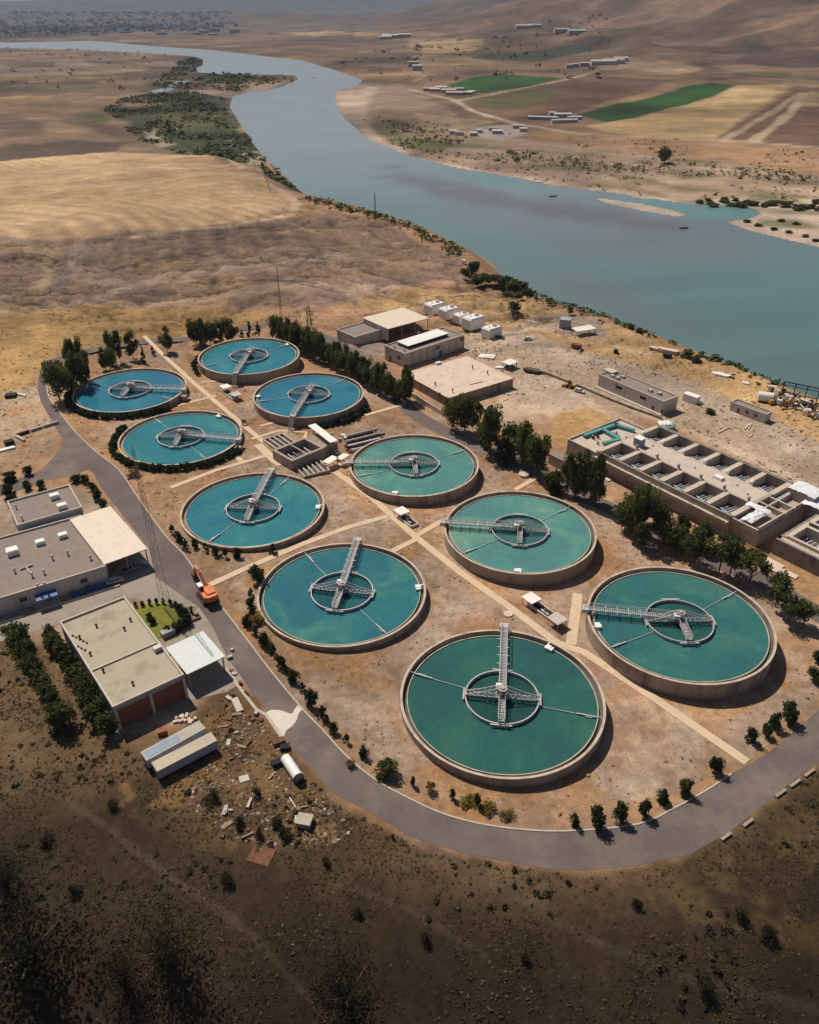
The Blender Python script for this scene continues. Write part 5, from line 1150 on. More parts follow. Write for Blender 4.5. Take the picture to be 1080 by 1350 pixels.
for i, (k, px, b_, tp, w) in enumerate([('round',79,528,473,32),('round',92,520,486,22),('tall',101,505,450,20),('tall',115,505,448,20),('round',108,512,465,24),('tall',140,487,455,16),('tall',148,480,437,16),('tall',159,476,438,14),('round',146,488,460,20),('tall',176,472,438,21),('tall',221,464,427,20)]):
    tree(k, px, b_, tp, w, 'dark tree left of the far tanks, '+ORD[i]+' counted from the road bend', 'trees around the far left tank')
# clipped hedges round two tanks
def hedge(i0, a0, a1, n_, lab, h=2.3, w=2.3, off=1.9):
    cx, cy, R0 = TANKS[i0][1], TANKS[i0][2], TANKS[i0][4]
    for k in range(n_):
        a = R(a0+(a1-a0)*k/(n_-1)); rr = R0+off+rnd.uniform(-.3, .3); x, y = cx+rr*math.cos(a), cy+rr*math.sin(a)
        cm, tm = TREES['dbush'][k % 3] if k % 3 else TREES['cone'][k % 3]
        t = bpy.data.objects.new('hedge_shrub', cm); COL.objects.link(t); t.location = (x, y, hz(x, y)-.1); t.rotation_euler.z = rnd.random()*6; s_ = rnd.uniform(.85, 1.25); t.scale = (w*s_*1.25, w*s_*1.25, h*s_*1.1)
        tag(t, lab+', '+ORD[k]+' anticlockwise', 'shrub', 'shrubs: '+lab)
hedge(1, 178, 322, 34, 'dark clipped shrub in the hedge round the farthest left tank')
hedge(3, 160, 338, 40, 'dark hedge shrub round the blue tank left of the inlet works')
hedge(0, 165, 215, 10, 'low dark shrub hugging the left side of the farthest tank')
hedge(2, 285, 345, 12, 'low dark shrub at the lower right foot of the deep blue tank')
# shrubs along the road and the tanks
RS = [(228,703,13,9),(236,713,14,9),(246,724,15,10),(257,722,12,8),(271,727,12,8),(285,732,14,9),(297,735,14,9),(314,735,15,9),(360,729,13,11),(339,769,25,17),(331,785,11,8),(330,799,13,10),(334,814,15,11),(326,824,15,12),(338,836,13,11),(349,851,18,12),(361,864,16,11),(372,880,18,12),(377,886,12,9),(388,899,18,12),(399,911,12,9),(412,931,23,13),(426,948,19,14),(440,966,15,11),(457,979,13,9),(480,998,16,10)]
for i, (px, b_, h, w) in enumerate(RS): tree('dbush' if i % 2 else 'cone', px, b_, b_-h, w*1.25, 'small dark roadside shrub, '+ORD[i]+' going down the left side from the mast', 'shrubs along the inner edge of the left road', 'shrub', 'shrub')
RS = [(510,1023,22,32),(545,1036,15,8),(597,1053,17,10),(630,1063,19,12),(757,1088,19,13),(785,1089,29,24),(817,1082,26,20),(848,1075,26,18),(873,1056,17,18),(902,1046,24,19),(942,1018,23,19),(990,977,22,18),(1008,969,20,15),(1020,959,24,18),(1037,950,28,24),(1074,897,18,22),(1078,872,20,18)]
for i, (px, b_, h, w) in enumerate(RS): tree('dbush' if i % 3 else 'bush', px, b_, b_-h*.9, w*.9, 'round dark green shrub on the bend, '+ORD[i]+' from the left', 'shrubs along the lower road bend', 'shrub', 'shrub')
RS = [(14,634,14,15),(38,626,13,10),(12,655,19,15),(16,664,14,12),(36,645,12,10),(55,644,14,9),(56,652,12,8),(101,635,10,12),(113,637,13,10),(122,646,12,9),(130,659,17,11),(137,668,12,10)]
for i, (px, b_, h, w) in enumerate(RS): tree('dbush', px, b_, b_-h, w*1.15, 'small dark tree behind the roofed office block, '+ORD[i]+' from the left edge', 'small trees by the side road', 'small_tree', 'small tree')
RS = [(28,852,26,32),(20,842,22,26),(36,868,24,26),(40,880,20,24),(47,890,22,26),(55,902,18,22),(62,914,16,22),(70,924,16,18),(82,958,34,34)]
for i, (px, b_, h, w) in enumerate(RS): tree('bush', px, b_, b_-h, w, 'bushy green tree in the outer left planting strip, '+ORD[i]+' from the top', 'trees in the outer planting strip', 'bush_tree', 'small tree')
RS = [(70,848,24,22),(76,858,24,24),(84,868,26,22),(93,882,24,24),(102,898,24,26),(110,910,24,24),(118,924,28,28),(122,936,26,28),(130,950,28,30),(143,966,30,26)]
for i, (px, b_, h, w) in enumerate(RS): tree('bush', px, b_, b_-h, w, 'bushy green tree against the tan roofed building, '+ORD[i]+' from the top', 'trees along the tan roofed building', 'bush_tree', 'small tree')
for i, (px, b_, h, w) in enumerate([(197,815,8,9),(201,822,9,10),(238,808,14,12),(244,814,15,14),(247,823,15,14),(240,829,13,14),(231,832,11,14),(222,834,10,10),(179,800,8,5),(188,799,8,5),(198,797,9,5),(207,796,9,5),(216,796,9,5),(225,798,9,6),(232,801,10,7)]):
    tree('dbush', px, b_, b_-h, w, 'small clipped bush on the little lawn by the mast, '+ORD[i]+' clockwise', 'bushes around the little lawn', 'shrub', 'shrub')
for i, (px, b_, h, w) in enumerate([(614,366,14,14),(624,362,20,18),(627,374,13,20),(640,371,12,18),(652,372,12,20),(664,376,13,20),(676,381,14,20),(686,384,14,22),(696,388,10,16),(670,392,9,20),(683,392,8,14),(678,410,15,17),(752,412,8,10),(832,433,6,10),(843,438,7,9),(905,471,12,16),(918,476,8,14),(936,545,7,12),(724,398,6,12)]):
    tree('bush', px, b_, b_-h, w, 'rounded bush on the top of the river bank, '+ORD[i]+' from the left', 'bushes on the near river bank', 'bush', 'bush')
for i, (px, b_, h, w) in enumerate([(568,1043,12,16),(350,848,10,18),(340,820,10,22),(176,628,12,20),(322,560,8,8),(618,1060,6,26),(642,1068,7,26),(668,1075,6,22),(462,1010,8,14),(390,476,0,0)]):
    if w: tree('ybush', px, b_, b_-h, w, 'low yellow flowering bush near the road edge, '+ORD[i]+' in the group', 'yellow bushes along the road', 'yellow_bush', 'bush')
tree('round', 876, 215, 193, 17, 'single dark tree standing alone on the far bank', None)
for i in range(26):
    px = 925+i*6.5+rnd.uniform(-3, 3); b_ = 266+(px-925)*.035+rnd.uniform(-3, 7)
    tree('bush', px, b_, b_-rnd.uniform(4, 8), rnd.uniform(9, 18), 'low bush on the gravel shore across the river', 'low bushes on the far gravel shore', 'bush', 'bush', parts=False)
for i, (px, b_) in enumerate([(1000,298),(1020,303),(1040,307),(1062,312),(985,293),(1075,318),(1050,296),(1030,292)]):
    tree('dbush', px, b_, b_-4, 9, 'low bush on the gravel shore across the river', 'low bushes on the far gravel shore', 'bush', 'bush', parts=False)
# big feathery bushes at the very bottom of the picture
def feather_mesh(seed, n=80, m=LEAFO):
    rs = np.random.RandomState(seed); P = []; T_ = []
    for i in range(n):
        a = rs.random()*6.283; el = .25+rs.random()*1.15; L_ = .3+.22*rs.random(); d = np.array([math.cos(a)*math.cos(el), math.sin(a)*math.cos(el), math.sin(el)*1.5]); k = 40
        u = rs.random(k)**.7; P.append(d*(u*L_*1.3)[:, None]+rs.normal(size=(k, 3))*.022*(1+u[:, None])+[0, 0, .05]); T_.append(np.full(k, rs.random()*.6))
    P = np.concatenate(P); v, f, t_ = quads(P, 0, .013, rs, np.concatenate(T_)); return np_mesh('crown', v, f, m, t_)
TREES['feather'] = [(feather_mesh(i, m=LEAFK), trunk_mesh(90+i, .5, .02, 7)) for i in range(3)]
for i, (px, b_, tp, w, lb) in enumerate([(42,1290,1190,160,'huge dark feathery bush at the lower left corner'),(218,1270,1205,110,'dark feathery bush on the slope, between the corner bush and the bottom centre'),(458,1335,1262,110,'dark feathery bush at the bottom of the slope near the centre'),(165,1300,1250,60,'smaller feathery bush just right of the huge corner bush'),(10,1175,1120,70,'dark feathery bush cut by the left edge of the slope')]):
    tree('feather', px, b_, tp, w, lb, 'feathery bushes on the foreground slope', 'feathery_bush', 'bush')
for i, (px, b_, h, w) in enumerate([(278,1056,14,26),(338,1048,10,18),(316,1090,12,22),(378,1104,14,26),(366,1090,12,22),(342,1102,10,18),(64,1110,12,22),(150,1065,10,20),(518,1105,6,8),(750,1166,6,10),(975,1210,12,24),(1010,1235,12,26),(930,1300,12,30),(692,1265,8,16),(430,1140,9,16),(470,1205,9,18),(560,1240,9,18),(840,1195,9,18),(100,1180,12,22),(300,1165,12,24)]):
    tree('scrub', px, b_, b_-h, w*.8, 'small scrub bush on the foreground slope, '+ORD[i]+' of the larger ones', 'larger scrub bushes on the foreground slope', 'scrub_bush', 'bush')
print('trees', time.time()-T0, len(bpy.data.objects))
# ------------------------------------------------------------------ ground cover (uncountable)
rs = np.random.RandomState(5)
ROADP = [np.array(PG(right)+PG(left)), np.array(band(smooth_line(rl), 7)), np.array(band(smooth_line(rbk), 8))]
BFP = []
for o in bpy.data.objects:
    if o.parent is None and o.type == 'EMPTY' and o.get('category') in ('building', 'canopy', 'shed', 'filter basins', 'inlet works', 'settling bed', 'pipe rack', 'valve chamber'):
        xs = [];
        for ch in o.children:
            if ch.type == 'MESH':
                for v in ch.bound_box: 
                    c_, s_ = math.cos(ch.rotation_euler.z), math.sin(ch.rotation_euler.z); xs.append((v[0]*c_-v[1]*s_+ch.location.x, v[0]*s_+v[1]*c_+ch.location.y))
        a = np.array(xs); (x0, y0), (x1, y1) = a.min(0)-.3, a.max(0)+.3; c_, s_ = math.cos(o.rotation_euler.z), math.sin(o.rotation_euler.z)
        BFP.append([(o.location.x+u*c_-v*s_, o.location.y+u*s_+v*c_) for u, v in ((x0, y0), (x1, y0), (x1, y1), (x0, y1))])
PATHP = [(PG(q), w) for q, w in PATHS]
def free(x, y, pad=.6):
    ok = np.ones(len(x), bool)
    for p in ROADP: ok &= sdist(x, y, p) < -pad
    for p in BFP: ok &= sdist(x, y, p) < -pad
    for q, w in PATHP: ok &= ldist(x, y, q) > w/2+.3
    for t_ in TANKS: ok &= np.hypot(x-t_[1], y-t_[2]) > t_[4]+.4
    ok &= sdist(x, y, YP) < 0
    return ok
YP = PG([(196,722),(205,760),(300,868),(322,898),(246,925),(246,890),(160,786),(80,822),(-80,870),(-80,845),(150,752)])
def scatter(px_poly, n, dens=None, pad=.6, uniform_px=True):
    """random ground points inside a photo-space outline, spread evenly over the ground"""
    poly = PG(px_poly); a = np.array(poly); m0, m1 = a.min(0), a.max(0)
    x = m0[0]+(m1[0]-m0[0])*rs.random(n*4); y = m0[1]+(m1[1]-m0[1])*rs.random(n*4)
    k = sdist(x, y, poly) > 0; x, y = x[k], y[k]; k = free(x, y, pad); x, y = x[k], y[k]
    if dens is not None: k = dens(x, y) > rs.random(len(x)); x, y = x[k], y[k]
    return x[:n], y[:n]
VCM = {}
def vc_mat(name, rough=.95):
    m = bpy.data.materials.new(name); m.use_nodes = True; n = m.node_tree.nodes; b = n['Principled BSDF']; b.inputs['Roughness'].default_value = rough; b.inputs['Specular IOR Level'].default_value = .1
    va = n.new('ShaderNodeVertexColor'); va.layer_name = 'leaf'; m.node_tree.links.new(va.outputs[0], b.inputs['Base Color']); return m
TUFTM = vc_mat('dry_tufts'); STONEM = vc_mat('stones')
def tufts(name, x, y, size, h, cols, nb=9, m=TUFTM, sq=.5):
    n_ = len(x)
    if not n_: return
    z = hgt(x, y); s = size*(.4+rs.random(n_)**2*1.5); c = np.array(cols)[rs.randint(len(cols), size=n_)]*(.7+.6*rs.random((n_, 1)))
    ang_ = rs.random((n_, nb))*6.283; rad = rs.random((n_, nb))**.6*s[:, None]
    px = x[:, None]+np.cos(ang_)*rad*.8; py = y[:, None]+np.sin(ang_)*rad*.8; pz = z[:, None]+rs.random((n_, nb))*h*s[:, None]*(1-.5*rad/s[:, None].max())
    P = np.stack([px, py, pz], -1).reshape(-1, 3)
    v, f, _ = quads(P, 0, 1, rs, np.zeros(len(P)), .45)
    cen = np.repeat(P, 4, 0); v = cen+(v-cen)*np.repeat(np.repeat(s, nb), 4)[:, None]*sq
    cc = np.repeat(np.repeat(c, nb, 0)*(.75+.5*rs.random((n_*nb, 1))), 4, 0)
    o = bpy.data.objects.new(name, np_mesh(name, v, f, m, rgb=cc)); COL.objects.link(o); tag(o, kind='stuff'); return o
FORE = [(-120,800),(0,850),(60,860),(150,985),(240,975),(300,905),(345,950),(440,1060),(560,1122),(765,1158),(900,1140),(1000,1085),(1080,1015),(1200,980),(1250,1400),(-200,1400)]
G0 = lambda x, y: sst(.35, .6, fbm(x, y, 9, 3, 55))*.9+.12
x, y = scatter(FORE, 24000, G0); tufts('dry_grass_tufts', x, y, .24, .5, [(.07,.048,.026),(.058,.04,.022),(.09,.06,.03),(.035,.028,.015)], 7)  # tuft colours lowered along with the painted dimming of the soil
x, y = scatter(FORE, 1100, lambda x, y: sst(.5, .62, fbm(x, y, 14, 3, 56))+.03); tufts('low_scrub', x, y, .5, .7, [(.028,.028,.013),(.038,.035,.016),(.05,.042,.02),(.022,.02,.011)], 14)
YRD = [(60,500),(240,452),(540,530),(720,630),(1080,815),(1100,900),(980,1010),(760,1085),(560,1050),(420,930),(250,730),(100,560)]
x, y = scatter(YRD, 5200, lambda x, y: sst(.5, .68, fbm(x, y, 7, 3, 57))+.04, .3); tufts('dry_grass_tufts', x, y, .33, .6, [(.34,.22,.10),(.30,.20,.09),(.24,.17,.08),(.38,.26,.13)], 7)
verge = lambda x, y: sst(6, .5, np.minimum(ldist(x, y, [tuple(p) for p in PG(right)]), 99))
x, y = scatter(YRD, 1500, verge, .2); tufts('dry_grass_tufts', x, y, .45, .7, [(.36,.24,.09),(.28,.17,.06),(.40,.30,.10),(.12,.11,.04)], 8)
NEAR = [(-200,560),(0,430),(150,400),(330,410),(480,400),(620,380),(700,400),(860,450),(1000,505),(1160,590),(1160,760),(1060,690),(870,556),(700,540),(540,500),(440,440),(250,438),(60,480),(50,600),(0,640)]
x, y = scatter(NEAR, 6500, lambda x, y: sst(.48, .66, fbm(x, y, 18, 3, 58))+.05, .3); tufts('dry_grass_tufts', x, y, .5, .4, [(.36,.24,.11),(.30,.20,.10),(.22,.16,.075),(.15,.12,.05)], 6)
HILL = [(-260,330),(200,300),(420,270),(620,345),(560,380),(300,410),(-260,420)]
x, y = scatter(HILL, 2200, lambda x, y: sst(.5, .68, fbm(x, y, 40, 3, 59))+.04, .3); tufts('dry_scrub', x, y, .6, .4, [(.18,.13,.08),(.12,.10,.05),(.30,.20,.10)], 5)
BANK = [(300,165),(318,165),(335,190),(380,234),(440,262),(500,288),(620,342),(600,350),(480,300),(380,258),(320,222),(200,198),(135,145),(165,128),(250,120),(300,128)]
def band_d(x, y): return sst(.36, .55, fbm(x, y, 60, 3, 60))
def riverbelt(px, n, size, cols, seed=0):
    poly = P_(px, -18); a = np.array(poly); m0, m1 = a.min(0), a.max(0); x = m0[0]+(m1[0]-m0[0])*rs.random(n*4); y = m0[1]+(m1[1]-m0[1])*rs.random(n*4)
    k = (sdist(x, y, poly) > 0) & (band_d(x, y) > rs.random(len(x))) & (sdist(x, y, RIVER) < -2); x, y = x[k][:n], y[k][:n]; tufts('riverside_thicket', x, y, size, 1.0, cols, 7)
GC = [(.035,.06,.018),(.05,.08,.022),(.075,.10,.03),(.12,.11,.04)]
riverbelt(BANK, 6000, 3.0, GC)
riverbelt([(225,98),(262,92),(268,84),(255,74),(240,80),(200,112),(300,121),(385,106),(394,101),(300,98)], 1200, 5.5, GC)
riverbelt([(484,156),(530,160),(580,178),(660,196),(760,206),(900,216),(1080,226),(1080,240),(860,232),(700,216),(600,204),(510,186)], 1500, 2.2, GC+[(.14,.11,.05)])
riverbelt([(500,190),(605,218),(740,240),(860,256),(930,262),(1080,262),(1080,200),(760,180),(640,170),(480,150),(470,165)], 700, 1.9, GC+[(.2,.15,.08),(.3,.2,.1)])
riverbelt([(-200,56),(0,34),(60,27),(310,29),(290,40),(0,50)], 2600, 15, [(.03,.04,.03),(.05,.05,.045),(.02,.03,.02)])
riverbelt([(440,80),(540,60),(800,50),(820,110),(560,110),(480,100)], 220, 7, [(.03,.04,.025),(.05,.05,.03)])
riverbelt([(0,60),(200,64),(260,90),(200,118),(0,120)], 160, 5, GC)
# dark fringe of bushes right at the lip of the near bank
lipw = P_(LIP[3:20], -6); xs, ys_ = [], []
for (x0, y0), (x1, y1) in zip(lipw[:-1], lipw[1:]):
    n_ = int(math.hypot(x1-x0, y1-y0)*2.0); u = rs.random(n_); xs.append(x0+(x1-x0)*u+rs.normal(size=n_)*3.2); ys_.append(y0+(y1-y0)*u+rs.normal(size=n_)*3.2)
xs, ys_ = np.concatenate(xs), np.concatenate(ys_); k = (fbm(xs, ys_, 35, 3, 61) > .47) | (ys_ > 520); xs, ys_ = xs[k], ys_[k]; tufts('bank_scrub', xs, ys_, 1.5, .8, GC, 7)
# stones and rubble
def stones(name, x, y, size, cols):
    n_ = len(x); z = hgt(x, y); s = size*(.4+rs.random(n_)**3*1.8)
    base = np.array([(-1,-1,-.5),(1,-1,-.5),(1,1,-.5),(-1,1,-.5),(-.6,-.7,.7),(.7,-.6,.8),(.6,.7,.6),(-.7,.6,.75)]); F = np.array([(4,5,6,7),(0,1,5,4),(1,2,6,5),(2,3,7,6),(3,0,4,7)])
    a = rs.random(n_)*6.283; c_, s_ = np.cos(a), np.sin(a); B = base[None]*(.7+.6*rs.random((n_, 8, 3)))*s[:, None, None]; B[:, :, 1] *= (.5+.5*rs.random(n_))[:, None]
    X_ = B[:, :, 0]*c_[:, None]-B[:, :, 1]*s_[:, None]+x[:, None]; Y_ = B[:, :, 0]*s_[:, None]+B[:, :, 1]*c_[:, None]+y[:, None]; Z_ = B[:, :, 2]*.6+z[:, None]
    v = np.stack([X_, Y_, Z_], -1).reshape(-1, 3); f = (np.arange(n_)[:, None, None]*8+F[None]).reshape(-1, 4); c = np.repeat(np.array(cols)[rs.randint(len(cols), size=n_)]*(.7+.5*rs.random((n_, 1))), 8, 0)
    o = bpy.data.objects.new(name, np_mesh(name, v, f, STONEM, rgb=c)); COL.objects.link(o); tag(o, kind='stuff')
SC = [(.30,.24,.19),(.38,.32,.26),(.22,.17,.13),(.15,.12,.10)]
x, y = scatter(FORE, 3500, G0); stones('loose_stones', x, y, .11, [(.10,.08,.06),(.10,.075,.055),(.13,.10,.08)])
x, y = scatter([(300,930),(345,955),(440,1062),(470,1100),(420,1120),(300,1110),(230,1040),(290,1000)], 1100); stones('rubble', x, y, .22, [(.20,.17,.14),(.25,.18,.13),(.12,.09,.08),(.32,.26,.2)])
x, y = scatter(YRD, 3500, None, .2); stones('loose_stones', x, y, .13, SC)
x, y = scatter([(600,400),(700,420),(860,460),(1000,520),(1160,600),(1160,760),(1000,620),(870,556),(700,540),(640,500),(560,440)], 2500, lambda x, y: sst(.45, .6, fbm(x, y, 14, 3, 63))+.06); stones('loose_stones', x, y, .2, SC+[(.5,.44,.38)])
x, y = scatter([(0,500),(60,505),(75,580),(0,640),(-60,640)], 500); stones('rubble', x, y, .3, SC)
lx_ = np.array(P_(LIP[8:19], WATER-2)); xs, ys_ = [], []
for (x0, y0), (x1, y1) in zip(lx_[:-1], lx_[1:]):
    n_ = 40; u = rs.random(n_); xs.append(x0+(x1-x0)*u-rs.random(n_)*14); ys_.append(y0+(y1-y0)*u-rs.random(n_)*14)
print('cover', time.time()-T0)
# ------------------------------------------------------------------ little lawn
LAWN = mat('lawn_grass', (.17,.17,.025), .95, .3, .6, dirt=(.09,.11,.018))
sheet('lawn', smooth_line(PG([(172,801),(190,797),(209,796),(228,798),(240,808),(241,822),(228,833),(206,842),(190,826),(172,801)]), 4), LAWN, .06, 2)
# ------------------------------------------------------------------ masts
def lattice(name, lab, px, base, top, w0, w1, m, legs=4, nseg=14, cat='mast', r=.12, z_top=None):
    x, y, z = P3(px, base); h = ztop(x, y, top)-z; t = empty(name, (x, y, z), R(20), lab, cat)
    pos = lambda k, u: (math.cos(k*2*math.pi/legs+.4)*(w0+(w1-w0)*u)/2, math.sin(k*2*math.pi/legs+.4)*(w0+(w1-w0)*u)/2, h*u)
    for k in range(legs): mb = MB(); mb.bar(pos(k, 0), pos(k, 1), r*1.5); mb.build('leg', m, t)
    mb = MB()
    for q in range(nseg):
        u0, u1 = 1-(1-q/nseg)**1.0, 1-(1-(q+1)/nseg)**1.0
        for k in range(legs):
            mb.bar(pos(k, u0), pos((k+1) % legs, u1), r*.8); mb.bar(pos(k, u1), pos((k+1) % legs, u1), r*.8)
    mb.build('bracing', m, t); 
    mb = MB(); mb.tube((0, 0, h), (0, 0, h+w1*2), .06, .04, 6); mb.build('antenna', m, t); return t, h
MASTM = mat('mast_grey', (.13,.125,.13), .6, .15, 1)
t_, h_ = lattice('lattice_mast', 'tall thin lattice mast standing on the little lawn and rising past the hedged tank', 219, 800, 592, 2.9, .6, mat('mast_brown_grey', (.24,.21,.20), .6), 3, 20, r=.055)
print('mast', h_)
lattice('lattice_mast', 'faint thin mast behind the far trees on the dry slope', 371, 418, 352, 1.6, .4, MASTM, 3, 10, r=.06)
lattice('lattice_pylon', 'short leaning dark pylon beside the diagonal tree belt', 408, 430, 404, 3.0, 1.6, MASTM, 4, 5, cat='pylon', r=.15)
lattice('lattice_mast', 'slim mast on the river bank in front of the water', 495, 291, 254, 2.0, .5, MASTM, 3, 9, r=.1)
# ------------------------------------------------------------------ excavator
ORG = mat('orange_paint', (.62,.17,.045), .5, .12, 1.2, dirt=(.40,.11,.04)); TRK = mat('black_rubber', (.025,.025,.025), .9, .2, 2)
p0 = P3(274, 789); p1 = P3(251, 757); a = math.atan2(p1[1]-p0[1], p1[0]-p0[0])
t = empty('excavator', (p0[0], p0[1], p0[2]), a, 'orange tracked excavator parked on the road edge by the cross walk', 'excavator'); t.scale = (1.3, 1.3, 1.3)
for s_ in (-1, 1):
    mb = MB(); n_ = 20; pts = []
    L_, hh_ = 4.4, .9
    for i in range(n_):
        u = i/n_*2*math.pi; pts.append((math.copysign(min(1, abs(math.cos(u))*1.35), math.cos(u))*L_/2*(1 if abs(math.cos(u)) > .74 else 1), .48+math.sin(u)*.48))
    pr = [(p[0], s_*1.3-.32, p[1]) for p in pts]+[(p[0], s_*1.3+.32, p[1]) for p in pts]
    mb.add(pr, [tuple(range(n_)), tuple(range(2*n_-1, n_-1, -1))]+[((i+1) % n_, i, n_+i, n_+(i+1) % n_) for i in range(n_)]); tk = mb.build('track', TRK, t)
    mb = MB()
    for i in range(5): mb.tube((-1.7+i*.85, s_*1.3-.36, .45), (-1.7+i*.85, s_*1.3+.36, .45), .3, .3, 10)
    mb.build('road_wheel', STEELD, tk)
mb = MB(); mb.box(0, 0, .4, 1.0, 3, 2.0); mb.tube((0, 0, .9), (0, 0, 1.25), .9, .9, 16); mb.build('undercarriage', TRK, t)
mb = MB(); mb.prism([(-2.9,-.9),(-2.9,.9),(-2.5,1.35),(1.4,1.35),(1.7,1.0),(1.7,-1.0),(1.4,-1.35),(-2.5,-1.35)], 1.25, 2.3); mb.build('house', ORG, t)
mb = MB(); mb.box(-1.1, -.25, 2.3, 2.75, 2.6, 1.9, tx=.12); mb.build('engine_cover', ORG, t)
mb = MB(); mb.prism([(-3.2,-.8),(-3.2,.8),(-2.8,1.3),(-2.3,1.3),(-2.3,-1.3),(-2.8,-1.3)], 1.3, 2.5); mb.build('counterweight', ORG, t)
mb = MB(); mb.box(.9, .85, 2.3, 3.2, 1.5, .95, tx=.1); cb = mb.build('cab', GLASSD, t)
mb = MB(); mb.box(.9, .85, 3.2, 3.3, 1.5, .95); mb.build('cab_roof', WHITE, cb)
A_ = [(1.2,2.0),(3.4,4.0),(6.6,3.6)]
for i in range(2): mb = MB(); mb.bar((A_[i][0], -.35, A_[i][1]), (A_[i+1][0], -.35, A_[i+1][1]), .55, .8 if i == 0 else .65); mb.build('boom', ORG, t)
mb = MB(); mb.bar((6.5, -.35, 3.8), (7.6, -.35, 1.4), .42, .55); mb.build('stick', ORG, t)
mb = MB(); mb.tube((1.5, .1, 2.6), (4.1, .1, 3.9), .12, .12, 8); mb.tube((1.5, -.8, 2.6), (4.1, -.8, 3.9), .12, .12, 8); mb.tube((4.0, -.35, 4.6), (6.4, -.35, 4.1), .13, .13, 8); mb.build('cylinder', STEEL, t)
mb = MB(); mb.prism([(7.0,-.95),(8.2,-.95),(8.2,.25),(7.0,.25)], .55, 1.5); mb.bar((7.1, -.9, .5), (7.1, .2, .5), .2, .4); mb.build('bucket', RUST, t)
# ------------------------------------------------------------------ cars
def car(px, rz, c, lab, L_=4.5, pick=False):
    x, y, z = P3(*px); z += .06; m = mat('car_'+c[0], c[1], .3, .04, 1, spec=.5, coat=.5); t = empty('parked_car', (x, y, z), rz, lab, 'car', 'cars and pickups parked around the plant')
    w = 1.78; prof = [(-L_/2,.45),(-L_/2,.85),(-L_*.42,.95),(L_*.22,.95),(L_*.46,.82),(L_/2,.62),(L_/2,.4)]
    mb = MB(); n_ = len(prof); v = [(p[0], s_*w/2, p[1]) for s_ in (-1, 1) for p in prof]; mb.add(v, [tuple(range(n_)), tuple(range(2*n_-1, n_-1, -1))]+[((i+1) % n_, i, n_+i, n_+(i+1) % n_) for i in range(n_)]); mb.build('body', m, t)
    x0, x1 = (-L_*.02, L_*.2) if pick else (-L_*.34, L_*.2)
    mb = MB(); k = .8; v = [(a_, b_*w/2*q, z_) for z_, q, (u0, u1) in ((.94, .94, (x0-.15, x1+.3)), (1.42, k, (x0+.15, x1-.35))) for a_, b_ in ((u0, -1), (u1, -1), (u1, 1), (u0, 1))]
    mb.add(v, [(4, 5, 6, 7), (0, 1, 5, 4), (1, 2, 6, 5), (2, 3, 7, 6), (3, 0, 4, 7)]); mb.build('window', GLASSD, t)
    mb = MB(); mb.box((x0+x1)/2-.1, 0, 1.41, 1.47, (x1-x0)-.4, w*k); mb.build('car_roof', m, t)
    if pick: mb = MB(); mb.box(-L_*.27, 0, .95, 1.0, L_*.4, w*.8); mb.build('cargo_bed', DARK, t)
    for a_ in (-1, 1):
        for b_ in (-1, 1): mb = MB(); mb.tube((a_*L_*.31, b_*(w/2-.12), .33), (a_*L_*.31, b_*(w/2+.05), .33), .33, .33, 12); wh = mb.build('wheel', TRK, t); mb = MB(); mb.tube((a_*L_*.31, b_*(w/2+.045), .33), (a_*L_*.31, b_*(w/2+.07), .33), .18, .18, 8); mb.build('rim', STEEL, wh)
    for b_ in (-1, 1): mb = MB(); mb.box(L_/2-.03, b_*.6, .6, .75, .1, .35); mb.build('headlight', WHITE, t)
car((857,722), R(-20), ('white', (.7,.7,.7)), 'white car parked in the tree shade above the lower right tank')
car((184,747), R(30), ('blue', (.10,.22,.42)), 'light blue car in the shade at the corner of the cream canopy')
car((173,752), R(40), ('steelblue', (.2,.3,.42)), 'grey blue pickup under the cream canopy', 4.9, True)
car((696,448), R(10), ('silver', (.55,.55,.52)), 'small silver car on the dirt track right of the white box tanks')
car((659,446), R(-30), ('charcoal', (.04,.045,.05)), 'dark pickup parked against the lowest white box tank', 4.9, True)
car((764,517), R(-38), ('greywhite', (.6,.6,.6)), 'white car behind the yellow loader beside the low wall')
car((672,485), R(20), ('black', (.03,.03,.03)), 'black car half under the small white shelter')
car((152,768), R(28), ('palegrey', (.5,.52,.55)), 'pale car beside the white workshop wall left of the canopy shadow')
car((889,716), R(-35), ('blueish', (.45,.5,.6)), 'pale blue car hidden behind the trees left of the filter block corner')
x, y, z = P3(752, 511); t = empty('wheel_loader', (x, y, z), R(150), 'small yellow loader beside the low wall above the dirt yard', 'loader')
YEL = mat('yellow_paint', (.60,.33,.04), .5, .1, 1)
mb = MB(); mb.box(-.9, 0, .8, 1.8, 2.6, 1.8, tx=.1); mb.build('body', YEL, t); mb = MB(); mb.box(.4, 0, 1.0, 2.9, 1.2, 1.4, tx=.1); mb.build('cab', GLASSD, t); mb = MB(); mb.bar((1, .5, 1.4), (2.8, .5, .7), .25); mb.bar((1, -.5, 1.4), (2.8, -.5, .7), .25); mb.build('arm', YEL, t); mb = MB(); mb.box(3.1, 0, .2, 1.1, .9, 2.3, tx=.2); mb.build('bucket', YEL, t)
for a_ in (-1.2, 1.1):
    for b_ in (-.9, .9): mb = MB(); mb.tube((a_, b_-.2, .65), (a_, b_+.2, .65), .65, .65, 12); mb.build('wheel', TRK, t)
